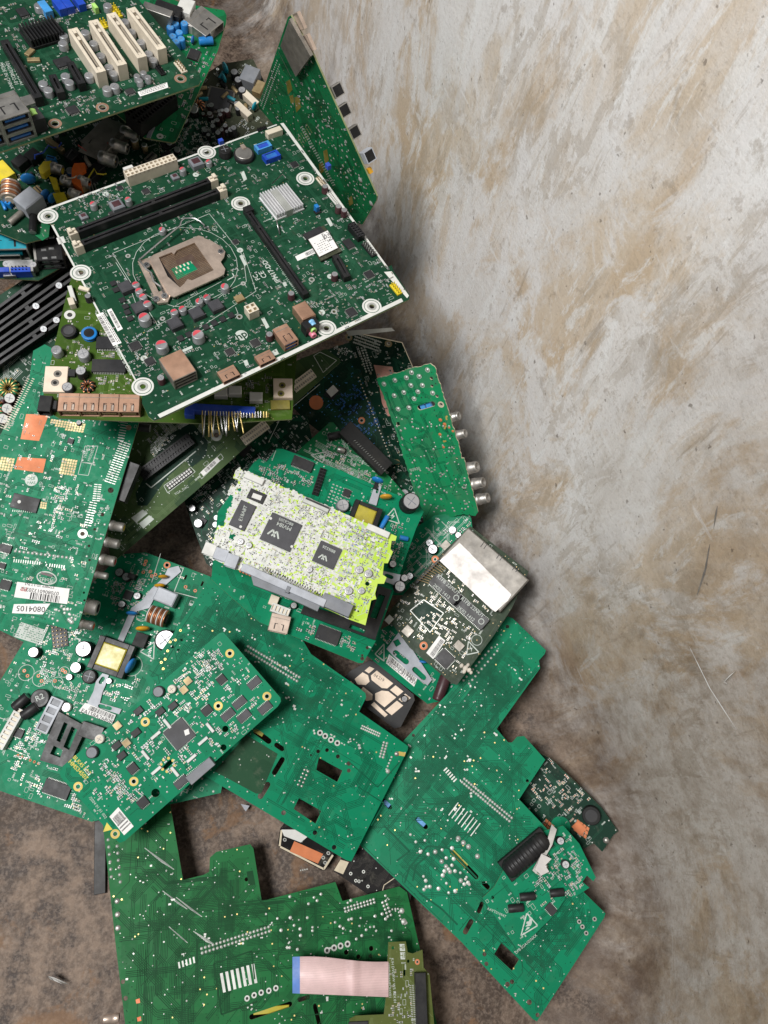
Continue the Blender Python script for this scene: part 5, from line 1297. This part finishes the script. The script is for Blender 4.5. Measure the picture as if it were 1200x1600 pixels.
for i in range(10): lying(b,320+r.uniform(-10,70),130+r.uniform(-15,40),3,14,r.uniform(0,180),r.choice(('teal','black','brass','black')))
b.smd(120); b.marks(40); b.finish()
# --- dark tangle of boards in the gap
for lab,pl,ol,u in (('dark board deep in the gap above the big motherboard',[(230,200,.25),(330,215,.25),(260,150,.262)],[(180,215),(215,170),(300,150),(335,205),(350,250),(200,270)],((200,260),(330,215))),
  ('dark board glimpsed between the sage board and the white controller',[(290,800,.09),(400,700,.12),(340,860,.08)],[(285,775),(330,745),(400,640),(480,650),(500,740),(360,880),(345,900),(322,880)],((300,800),(420,700))),
  ('dark board under the comb connector and the standing board',[(560,560,.12),(690,700,.09),(600,780,.07)],[(470,560),(560,530),(640,560),(720,780),(690,830),(600,800),(560,720)],((560,560),(640,600)))):
    b=Board('circuit_board',lab,'circuit board',pl,ol,u,'g_dark')
    r=random.Random(len(lab))
    for i in range(12):
        p=b.rpt(None,8)
        if p:
            k=b.k; h=r.uniform(5,14)*k; R=r.uniform(3.5,7)*k; b.take(p[0],p[1],2*R,2*R)
            if i%2: b.put('capacitor',(round(R),round(h)),lambda m:m.lathe((0,0,0),(0,0,1),[(0,R),(h*.95,R),(h,R*.85)],'black',12,['black','cap_top']),*p)
            else: b.put('chip',(round(R*2),round(h)),lambda m:m.box(0,0,R*3,R*2,0,h*.4,'chip',0,.3),*p,r.uniform(0,.3))
    b.smd(260,None,(2.2,4)); b.marks(180); b.traces(60,mt='g_bright_trace'); b.vias(120); b.dots(60); b.finish()
# --- audio-video board
b=Board('video_board','dirty board with yellow and orange round sockets and a three-barrel tuner can','video board',
  [(0,345,.262),(240,230,.272),(60,200,.278)],[(-60,200),(60,190),(180,165),(245,190),(250,250),(150,310),(75,345),(72,372),(40,380),(-60,340)],((-20,340),(80,300)),'g_hp')
k=b.k
tn=block(b,163,212,62,42,22,'steel_old',math.degrees(b.dirang((125,240),(175,190))),name='tuner_can')
plate(b,[(122,236),(166,184),(196,194),(150,248)],'steel_old',22.5,23.5,'tuner_lid')
for x,y,r_ in ((192,206,10),(176,226,10),(158,246,11)): jack(b,x,y,r_,24,(( x,y),(x+26,y+8)),'steel','black',z=16,name='antenna_socket',pin=True)
OUT=((80,262),(92,266))
for x,y,c1,c2 in ((82,262,'steel','yellow'),(98,282,'steel','ivory'),(124,282,'steel','orange'),(110,302,'steel','red')): jack(b,x,y,9,16,OUT,c1,c2,z=12,name='round_socket',pin=False)
for pts,mt_ in (([(60,262),(68,252),(80,251),(78,262),(68,272),(62,270)],'yellow'),([(76,275),(88,278),(92,296),(84,296)],'yellow'),([(82,302),(100,300),(108,318),(102,328),(86,312)],'yellow'),([(112,264),(116,255),(132,254),(134,266),(124,272),(128,296),(112,284)],'orange')): plate(b,pts,mt_,8,20,'socket_block')
b.circle(130,262,5,3,'orange'); 
x,y=b.L(18,302,10*k); co=b.put('coil',(1,),lambda m:m.lathe((-16*k,0,14*k),(1,0,0),[(0,7*k),(32*k,7*k)],'ivory',12),x,y,math.radians(60))
m_=MB()
for i in range(7): m_.lathe(((i-3.5)*4.2*k,0,14*k),(1,0,0),[(0,12*k),(.7*k,14*k),(2.6*k,14*k),(3.2*k,12*k)],'copper_wire' if i%2 else 'nickel',16)
link('coil_winding',m_.mesh('coil_winding'),co,kind='stuff')
b.box('film_capacitor',43,308,34,26,24,'grey_light',18,ch=1)
for x,y,r_,a in ((44,279,11,-20),(70,304,9,20),(82,309,9,20)): disc_cap(b,x,y,r_,'blue_part',a)
b.box('yellow_block',2,266,26,30,12,'yellow',10); lying(b,25,340,5,26,20,'steel_old',end='steel'); lying(b,52,350,6,30,60,'black'); b.row((142,300),(150,296),3,2,'steel',h=14,shape='pin')
for x,y in ((150,262),(140,272),(112,240),(50,240),(30,250)): b.box('filter_block',x,y,20,16,14,'black',20)
b.box('bracket',85,224,7,34,10,'brass',20)
r=random.Random(21)
for i in range(46):
    p=b.rpt([(-10,260),(60,200),(240,180),(245,250),(150,300),(60,350),(0,330)],5)
    if not p or b.busy(*p,3): continue
    h=r.uniform(6,18)*k; R=r.uniform(3,6.5)*k; b.take(p[0],p[1],2*R,2*R); q=i%4; ms=('black','chip_grey','blue_part','ivory','steel_old','black','brass')[i%7]
    if q<2: b.put('capacitor',(R,h,ms),lambda m:m.lathe((0,0,0),(0,0,1),[(0,R),(h*.94,R),(h,R*.8),(h+.1,R*.78)],ms,12,[ms,'cap_top','cap_top']),*p)
    elif q==2: b.put('connector',(R,h,ms,1),lambda m:(m.box(0,0,R*3.4,R*1.8,0,h*.8,ms,0,.4),m.box(0,0,R*2.8,R*.5,h*.78,h*.83,'hole_dark')),*p,r.uniform(0,3))
    else: b.put('resistor',(R,h,ms,2),lambda m:m.lathe((-R*2,0,R*.8),(1,0,0),[(0,R*.3),(R*.2,R*.6),(R*3.8,R*.6),(R*4,R*.3)],ms,10),*p,r.uniform(0,3))
for i in range(7):
    x0,y0=r.uniform(20,200),r.uniform(215,300); pts=[]
    for j in range(7): q=b.L(x0+j*7+r.uniform(-4,4),y0-j*3+r.uniform(-9,9),14*k); pts.append((*q,(16+8*math.sin(j*1.1+i))*k))
    m=MB(); m.tube(pts,1.1*k,('black','red','black','ivory','yellow','black','blue')[i],6); link('wire',m.mesh('wire'),b.root)
b.patch([(45,360),(68,347),(78,352),(76,370),(66,376)],'g_torn',.1,'bright_corner')
b.smd(160,None,(2.4,4),('chip','brass','grey','ivory')); b.marks(120); b.dots(80); b.traces(40); b.finish()
# --- second board at the top with tuner shield and blue capacitors
b=Board('circuit_board','green board with open tuner shield and blue capacitors, behind the top motherboard','circuit board',
  [(353,30,.318),(275,222,.30),(200,100,.315)],[(225,-20),(285,5),(350,16),(354,24),(353,36),(340,80),(275,220),(270,223),(225,215),(150,150),(150,-20)],((275,222),(350,40)),'g_lean')
k=b.k
sh=port(b,318,32,44,44,15,((318,32),(340,48)),'steel','foil',name='tuner_shield'); b.box('shield_lid',317,33,36,36,14,'foil',0,top='foil',take=False)
for x,y in ((266,42),(274,36),(280,50),(283,60),(275,64),(288,36),(270,56)): b.cap(x,y,6,15,'blue_part','blue_light')
lying(b,322,64,6,22,-60,'blue_part',end='blue_light'); disc_cap(b,301,62,6,'blue_port',0); b.chip(303,84,20,16,0,4); b.chip(295,98,10,8,0,3)
block(b,290,8,30,22,20,'white',0,name='wire_socket'); block(b,262,12,22,40,24,'black',0,name='connector'); b.box('heat_plate',246,14,14,44,30,'steel',0)
for i in range(4): b.cap(255+i*6,20-i*3,5,14,'black')
block(b,236,163,78,30,24,'black_matt',math.degrees(b.dirang((210,185),(262,145))),name='ribbed_connector',holes=(14,3),hm='black'); b.box('label_plate',236,204,26,6,2,'grey',0); b.ring(250,213,3,5,'silk',1.4)
b.row((318,104),(340,108),2,2.4,shape='ringd'); b.smd(120,[(255,60),(330,50),(340,80),(290,190),(250,150)],(2.2,3.6)); b.marks(60); b.vias(60); b.traces(40); b.finish()
# ================================================================== the two motherboards on top
# --- upper left motherboard with white card slots
b=Board('motherboard','motherboard with four white card slots and black finned heatsink, top left corner','motherboard',
  [(0,237,.372),(313,129,.368),(215,0,.376)],[(-90,268),(300,136),(311,132),(314,124),(311,114),(214,-4),(185,-45),(-90,-45)],((0,237),(305,134)),'g_hp')
k=b.k
for p,q in (((113,44),(158,112)),((145,31),(191,101)),((173,20),(222,89)),((204,12),(253,76))): b.slot(p,q,15,26,'ivory','chip_grey',.22)
b.slot((6,62),(60,152),12,16,'black'); b.slot((109,96),(128,130),11,14,'black'); b.slot((81,116),(95,144),11,14,'black')
heatsink(b,64,43,56,40,16,11,'black',0)
for x,y in ((133,50),(146,67),(157,86),(170,104),(177,114),(195,33),(205,49),(220,65),(232,83),(239,93),(99,55),(98,67),(102,118),(108,128),(67,130),(75,140),(139,117),(214,118),(224,113),(231,120),(218,125),(167,138),(179,134),(60,8),(72,12),(168,8)): b.cap(x,y,7 if x not in (214,224,231,218) else 5,10,'cap_grey','cap_top')
header(b,181,16,2,5,5,10,0,'yellow','yellow'); header(b,162,36,2,3,5,10,0,'yellow','yellow'); header(b,282,103,2,5,5,7,0,'ivory','brass'); header(b,250,108,2,5,4,8,0,'black','black')
for x,y,m in ((70,9,'blue_light'),(92,5,'blue'),(104,2,'blue'),(122,-2,'blue')): block(b,x,y,12,26,12,m,0,name='drive_socket')
b.box('jumper',148,8,6,12,10,'lime_jack',0)
for p in ((282,123),(160,168),(86,193)): b.ring(*p,6,9.5,'copper_shell',5)
b.sticker([(215,144),(261,129),(263,137),(219,151)],None,3,seed=9); b.sticker([(107,18),(144,6),(146,11),(109,22)],(.3,.95,.2,.8),0,seed=2); b.patch([(107,17),(116,15),(118,21),(109,23)],'copper_pink',.4,'red_print')
b.chip(98,96,24,18,0,4,'2'); b.chip(113,171,16,15,0,3,'4'); b.chip(203,142,13,11,0,3,'4'); b.chip(35,18,14,18,0,4)
b.text('XEK-768-E4U-A1',26,112,6,(14,85),(38,142)); b.text('10A0704D2-01',18,114,6,(6,88),(30,142)); b.text('MADE IN CHINA',10,118,5.5,(-2,92),(22,145))
FR=math.degrees(b.dirang((20,165),(30,195)))
port(b,10,163,44,44,44,-90,'steel','black_matt','blue_port',rows=3,name='port_stack'); port(b,-34,180,40,40,40,-90,'steel','black_matt','blue_port',rows=2,name='port_stack')
b.box('shield_plate',40,157,26,18,6,'steel',0)
b.box('jack_housing',52,178,22,24,22,'chip',0)
jack(b,50,176,7,10,-90,'lime_jack',z=18,name='audio_jack'); jack(b,56,190,7,14,-90,'pink',z=7,name='audio_jack')
b.box('clip',46,80,16,8,4,'brass',30); b.box('clip',52,92,18,7,4,'brass',-20)
b.smd(420,None,(2,3.4),('chip','grey','ivory','brass')); b.smd(90,[(20,20),(110,20),(110,60),(20,80)],(2,3.4)); b.smd(60,[(90,150),(150,150),(140,180),(90,185)],(2,3)); b.marks(360,None,(1.8,2.8)); b.traces(160); b.vias(200,None,(.6,1)); b.finish()
# --- the big motherboard
b=Board('motherboard','large green motherboard with bare processor socket on top of the middle of the pile','motherboard',
  [(62,332,.32),(446,192,.32),(238,656,.322)],
  [(60,333),(66,328),(322,234),(432,193),(443,192),(450,199),(540,325),(606,417),(612,414),(615,424),(640,461),(639,468),(630,472),(250,654),(240,657),(232,651),(222,630),(222,618),(218,608),(140,465),(116,420),(80,350),(62,342)],((238,656),(639,466)),'g_hp')
k=b.k
for p in ((75,338),(323,238),(126,426),(376,318),(477,279),(581,479),(510,513),(223,604)): b.ring(p[0],p[1],7.5,15.5,'white',4.2); X_,Y_=b.L(*p); b.sb('silkscreen').ring(X_,Y_,11.6*k,12.6*k,.16,'g_hp_trace',24)
for q in ([(66,328),(432,194),(433,195.6),(70,330)],[(438,193),(443,192),(606,417),(601,415)],[(600,425),(636,466),(639,462),(612,424)],[(250,653),(630,471),(627,466),(246,648)],[(80,352),(83,351),(220,607),(217,606)]): b.patch(q,'white',.08,'border_print')
for q in ([(88,372),(99,369),(103,379),(92,382)],): b.patch(q,'white',.08,'border_print')
for p,q in (((116,361),(330,280)),((124,381),(344,296))):
    o,x,y,a,ln=b.slot(p,q,11,15,'black','black_matt',.56,name='memory_slot')
    for sg in (-1,1):
        lt=b.put('latch',(11*k,sg),lambda m:(m.box(0,0,13*k,12*k,0,17*k,'ivory',0,.8),m.box(sg*3*k,0,6*k,9*k,17*k,22*k,'ivory',0,.8),m.box(-sg*3*k,0,5*k,4*k,12*k,20*k,'ivory',0,.4)),sg*(ln/2+3*k),0,0,parent=o)
block(b,235,258,88,15,20,'ivory',0,name='power_socket',holes=(12,2),hm='ivory',hs=.62); b.box('latch',200,261,16,6,22,'white',0,take=False)
for x,y,r_,h in ((145,318,5.5,11),(200,311,5.5,11),(285,264,5.5,11),(326,252,5.5,9),(253,358,5.5,9),(212,444,6,10),(217,454,6,10),(223,463,6,10),(230,474,6.5,11),(225,495,9,15),(351,447,6.5,11),(323,464,6,10),(311,470,6,10),(285,482,6,10),(272,487,6,10),(309,522,9,15),(252,538,9,15)): b.cap(x,y,r_,h,'cap_grey','cap_top','red_mark')
for x,y,s_ in ((130,336,12),(182,318,20),(306,251,20),(273,274,12)): 
    o=b.box('inductor',x,y,s_,s_,s_*.5,'grey',0,ch=1.0); b.put('inductor_core',(s_*k,),lambda m:m.box(0,0,s_*k*.66,s_*k*.6,s_*k*.3,s_*k*.52,'maroon',0,.3),0,0,0,parent=o)
for x,y in ((196,446),(217,478),(307,487),(337,475),(273,503)): b.box('inductor',x,y,19,19,10,'chip_grey',0,ch=1)
for x,y in ((181,452),(191,468),(177,442),(199,487),(196,478),(203,497)): b.box('transistor',x,y,9,9,2.5,'chip',0)
for i in range(7): b.box('transistor',282+i*13.2,528-i*6,9,10,2.5,'chip',0)
b.line([(275,535),(372,490),(368,480)],.7)
# processor socket
S1=lambda *q:[b.L(*p) for p in q]
sk=b.box('processor_socket',291,415,92,78,4,'black_matt',0,z0=0)
def zplate(pts,holes,z0,z1,mt,name,par):
    m=MB(); m.prism([[b.L(*p,z1*k) for p in pts]]+[[b.L(*p,z1*k) for p in h] for h in holes],z0*k,z1*k,mt); o=link(name,m.mesh(name),b.root); o.parent=sk; o.matrix_parent_inverse=sk.matrix_basis.inverted(); return o
zplate([(233,404),(240,398),(310,368),(318,370),(352,420),(350,428),(344,432),(272,464),(264,461)],[[(248,402),(268,394),(272,397),(276,391),(304,379),(334,422),(300,438),(293,436),(287,444),(281,449),(262,432)]],6,8.5,'nickel','load_plate',sk)
zplate([(316,371),(330,376),(345,385),(352,393),(350,402),(344,410),(340,404)],[],6,8,'nickel','load_ear',sk)
zplate([(247,402),(304,378),(336,423),(281,450)],[[(267,420),(297,407),(309,421),(277,437)]],3,5,'socket_bed','contact_bed',sk)
zplate([(267,420),(297,407),(309,421),(277,437)],[],4.1,4.5,'g_bright','socket_window',sk)
mbp=MB()
for i in range(26):
    for j in range(22):
        u_=i/25; v_=j/21
        x_=250+u_*(303-250)+v_*(280-250); y_=403+u_*(380-403)+v_*(447-403)
        if .28<u_<.8 and .28<v_<.74: continue
        c_=b.L(x_,y_,5.2*k); mbp.box(c_[0],c_[1],1.1*k,.8*k,5*k,5.4*k,'brass')
o=link('contact_pin',mbp.mesh('contact_pin'),b.root,kind='stuff'); o.parent=sk; o.matrix_parent_inverse=sk.matrix_basis.inverted()
for i in range(9):
    X_,Y_=b.L(276+i%5*6,419-(i%5)*2.2+i//5*7,4*k); b.sb('surface_mount_part').box(X_,Y_,2.4*k,5*k,4.05*k,5*k,'ivory')
zplate([(215,408),(234,402),(266,462),(262,472),(246,474)],[[(228,416),(236,414),(256,452),(248,456)]],2,6,'nickel','hinge_bracket',sk)
for x,y in ((229,414),(257,462),(345,393),(244,467)):
    X_,Y_=b.L(x,y,8*k); o=b.put('screw',(1,),lambda m:(m.cyl(0,0,4.6*k,2*k,9*k,'silver',14),m.box(0,0,6*k,1.2*k,9*k,9.2*k,'chip'),m.box(0,0,1.2*k,6*k,9*k,9.25*k,'chip')),X_,Y_,.4)
mt_=MB(); pts=[]
for x,y,h in ((256,458,9),(250,447,10),(240,440,10),(236,426,10),(228,420,10),(217,406,10),(250,378,12),(281,353,12),(283,346,12),(288,341,12),(304,341,11),(313,346,10),(319,352,9),(318,356,8)): pts.append((*b.L(x,y,h*k),h*k))
mt_.tube(pts,1.5*k,'silver',7); o=link('lever',mt_.mesh('lever'),b.root); o.parent=sk; o.matrix_parent_inverse=sk.matrix_basis.inverted()
b.line([(176,396),(327,334),(380,400),(385,440),(246,508),(176,396)],.7); b.line([(181,410),(200,440),(225,510)],.7); b.circle(290,416,80,.7); b.line([(300,520),(400,455),(380,395)],.7); b.line([(355,438),(366,432),(363,427)],1.6); b.line([(270,480),(346,440)],.6)
block(b,393,481,17,16,16,'ivory',0,name='power_socket',holes=(2,2),hm='brass',hs=.6)
b.slot((387,329),(478,459),10,12,'black','black_matt',.2); b.slot((524,398),(543,432),11,12,'black'); b.box('slot_clip',388,325,14,12,14,'black',0)
b.row((400,360),(464,458),40,1.1,mt='silk',shape='bar')
heatsink(b,440,310,54,56,13,11,'aluminium',0); b.box('heatsink_spring',440,312,12,50,14,'tin',0,take=False)
m_=MB(); m_.tube([(*b.L(425,287,12*k),12*k),(*b.L(441,272,14*k),14*k),(*b.L(446,276,8*k),6*k)],1.1*k,'silver',6); m_.tube([(*b.L(432,345,10*k),10*k),(*b.L(437,362,8*k),2*k)],1.1*k,'silver',6); link('heatsink_clip',m_.mesh('heatsink_clip'),b.root)
x,y=b.L(381,239,9*k); b.take(x,y,34*k,34*k)
bt=b.put('battery_holder',(1,),lambda m:m.lathe((0,0,0),(0,0,1),[(0,17*k),(8*k,17*k),(8*k,15*k),(6*k,15*k)],'black',24,None,False),x,y); b.put('coin_battery',(1,),lambda m:(m.lathe((0,0,0),(0,0,1),[(1*k,14.6*k),(9*k,14.6*k),(9.6*k,13.8*k)],'steel',24),m.box(6*k,12*k,7*k,10*k,8*k,11*k,'nickel')),0,0,0,parent=bt)
b.cap(351,233,10.5,13,'black_matt','black_matt'); b.box('jumper',345,218,8,7,8,'blue',0)
block(b,411,227,28,14,9,'blue_light',0,name='drive_socket',holes=(1,1),hm='blue',hs=.7); block(b,424,242,29,15,9,'blue',0,name='drive_socket',holes=(1,1),hm='blue_port',hs=.7); block(b,428,203,29,11,11,'ivory',0,name='wire_socket'); header(b,409,200,6,2,3,6,0,'black','black')
# radio module
plate(b,[(476,366),(506,352),(534,392),(501,408)],'g_brown',3,5,'radio_module'); plate(b,[(473,366),(500,353),(508,362),(480,375)],'chip',5,7,'module_socket')
for q,nm in (([(482,374),(512,360),(528,387),(499,401)],'sticker'),): plate(b,q,'paper',7,7.6,nm)
rr=random.Random(4); mb=b.sb('print')
for i in range(9):
    for j in range(9):
        if rr.random()<.5: X_,Y_=b.L(503+i*1.5+j*.8,366-i*.65+j*1.5,8*k); mb.box(X_,Y_,1.5*k,1.5*k,7.6*k,7.75*k,'ink')
for i in range(7):
    for j in range(6):
        if rr.random()<.7: X_,Y_=b.L(489+i*3+j*1.6+3,380-i*1.4+j*3,8*k); mb.box(X_,Y_,2.2*k,.9*k,7.6*k,7.75*k,'ink')
b.sticker([(461,401),(489,388),(493,396),(465,408)],(.5,.98,.2,.8),0)
b.box('jumper',495,321,6,8,13,'blue_part',0); b.box('jumper_base',496,330,10,8,3,'black',0); header(b,502,283,2,6,4,6,0,'ivory','brass'); header(b,520,309,2,8,3.6,5,0,'white','white')
for x,y in ((508,291),(529,322),(538,328),(523,428),(455,458),(421,522),(251,590)): b.cap(x,y,5.5,13,'maroon','cap_top')
b.cap(137,462,5,12,'black','cap_top'); b.box('clip',131,450,6,16,4,'ivory',40)
block(b,557,358,13,32,12,'black',0,name='pin_header',holes=(2,6),hm='chip_grey'); header(b,577,388,2,6,5.2,9,0,'black','tin'); header(b,619,450,2,5,4.6,9,0,'yellow','yellow'); b.box('jumper',513,256,7,9,9,'blue',0)
for x,y,s_ in ((577,428,14),(549,487,15),(460,256,12),(368,377,9),(211,540,15),(234,564,13),(399,535,13),(359,549,12),(228,298,11),(187,293,9),(175,333,9)): b.chip(x,y,s_,s_,0,2.4,'4')
b.chip(545,380,14,19,0,3,'2'); b.box('transistor',374,465,14,12,5,'brass',0)
b.box('audio_shield',475,484,23,30,18,'copper_shell',0,ch=1); b.box('audio_body',485,504,24,14,20,'black',0)
for z_,m_,y_ in ((17,'sky_jack',503),(10.5,'lime_jack',511),(4.2,'pink',519)): jack(b,486,y_,5.4,9,-90,m_,z=z_,name='audio_jack')
port(b,446,522,24,34,16,-90,'copper_shell','blue_port','blue_port',rows=2,name='usb_port'); port(b,414,558,26,18,8,-90,'copper_shell','black','chip',name='display_port'); port(b,357,583,27,20,8,-90,'copper_shell','black','chip',name='display_port')
port(b,277,570,36,44,22,-90,'steel_old','black_matt','chip',rows=3,name='network_port',topmat='copper_shell')
X_,Y_=b.L(377,524); b.take(X_,Y_,20*k,20*k); b.sb('logo').disc(X_,Y_,9.5*k,.1,'silk',24); b.text('hp',377,524,13,(370,527.5),(384,520.5),'g_hp',.2,bold=.02)
b.text('IPM17-DD',424,424,8.4,(437,444),(408,401),'silk',bold=.02); b.text('CE',411,429,9,(418,436),(405,418),'silk',bold=.01); b.text('FC',401,433,8,(404,438),(396,427),'silk',bold=.01)
b.sticker([(150,492),(161,488),(190,536),(177,541)],(.06,.95,.1,.5),0,seed=6) if False else b.sticker([(161,488),(190,536),(177,541),(150,492)],(.08,.9,.5,.95),4,seed=6); b.sticker([(174,482),(192,514),(184,518),(167,485)],(.1,.9,.2,.75),0,seed=8)
b.text('Product of China',193,563,6,(179,540),(207,588),'silk',bold=.01)
for p in ((487,437),(522,487),(374,495)): b.ring(*p,2.8,4.8,'tin',2.4)
for p in ((200,400),(254,498),(380,443)): b.ring(*p,2,4,'tin',1.6)
for q in ([(441,442),(446,440),(449,446),(444,448)],[(376,270),(381,267),(386,280),(381,283)],[(374,400),(378,398),(386,413),(382,416)],[(509,342),(514,340),(521,352),(516,354)],[(408,498),(413,496),(421,511),(416,514)],[(272,552),(300,540),(301,544),(273,556)],[(423,550),(432,545),(436,553),(427,557)],[(380,564),(386,562),(389,570),(384,572)]): b.patch(q,'silk',.09,'white_mark')
for x,y in ((375,391),(240,340),(170,366),(236,404),(225,560),(516,432),(503,488),(165,303),(306,273)): b.circle(x,y,3,4,'silk')
b.smd(800,None,(1.8,3.2),('chip','chip','grey','brass','grey_light')); b.smd(90,[(470,470),(620,430),(600,470),(520,510)],(2,3.2)); b.smd(80,[(90,320),(230,270),(200,310),(110,345)],(2,3.2)); b.smd(60,[(195,520),(235,520),(240,580),(210,590)],(1.8,3)); b.smd(60,[(350,530),(440,500),(420,550),(350,565)],(1.8,3))
b.marks(620,None,(1.6,2.6)); b.traces(240,None,(1,5),(12,55),.6,1.6); b.vias(420,None,(.5,.9)); b.vias(60,None,(.8,1.2),'gold'); b.traces(50,[(330,330),(470,300),(600,460),(400,500)],(4,8),(20,60),.6,1.6); b.finish()
# ================================================================== loose scraps
def scrap(name,label,cat,pts,mt,z,th=.4,n=None):
    m=MB(); P=[at(x,y,zz) for x,y,zz in pts]; c=sum(P,Vector())/len(P)
    vs=[(p-c)*1000 for p in P]; nr=(CAM-c).normalized()*th
    for v in vs: m.v.append(tuple(v))
    for v in vs: m.v.append(tuple(v-nr))
    N=len(vs)
    for i in range(1,N-1): m.face((0,i,i+1),mt); m.face((N,N+i+1,N+i),mt)
    for i in range(N): m.face((i,N+i,N+(i+1)%N,(i+1)%N),mt)
    o=link(name,m.mesh(name)); o.location=c; tag(o,label,cat); return o
scrap('metal_scrap','twisted bright metal sliver on the brown floor at lower left','scrap',[(75,1525,.006),(84,1527,.01),(93,1531,.006),(108,1538,.002),(98,1538,.008),(86,1533,.004),(78,1530,.009)],'paper',0)
scrap('plastic_scrap','tiny pale chip of plastic by the edge of the middle green board','scrap',[(376,1256,.006),(390,1259,.003),(384,1268,.004)],'grey_light',0)
scrap('metal_strip','thin pale metal strip sticking out under the corner of the big motherboard','metal strip',[(540,517,.27),(612,512,.27),(617,517,.27),(545,525,.27)],'tin',0,1.5)

def wall_scrap(name,label,pts,mt):
    m=MB(); P=[wall_pt(x,y,o) for x,y,o in pts]; vs=[p[0]*1000 for p in P]; N=len(vs)//2
    for v in vs: m.v.append(tuple(v))
    for v,p in zip(vs,P): m.v.append(tuple(v-p[1]*.4))
    n=len(vs)
    for i in range(N-1):
        a=(2*i,2*i+1,2*i+3,2*i+2); m.face(a,mt,True); m.face(tuple(n+j for j in reversed(a)),mt,True)
        m.face((2*i,2*i+2,n+2*i+2,n+2*i),mt); m.face((2*i+1,n+2*i+1,n+2*i+3,2*i+3),mt)
    o=link(name,m.mesh(name)); tag(o,label,'scrap')
wall_scrap('plastic_shred','curled white plastic shred stuck on the wall at the right',[(1155,1046,.004),(1151,1048,.001),(1149,1054,.007),(1144,1054,.003),(1143,1061,.008),(1139,1060,.004),(1140,1067,.003),(1136,1065,.001)],'paper')
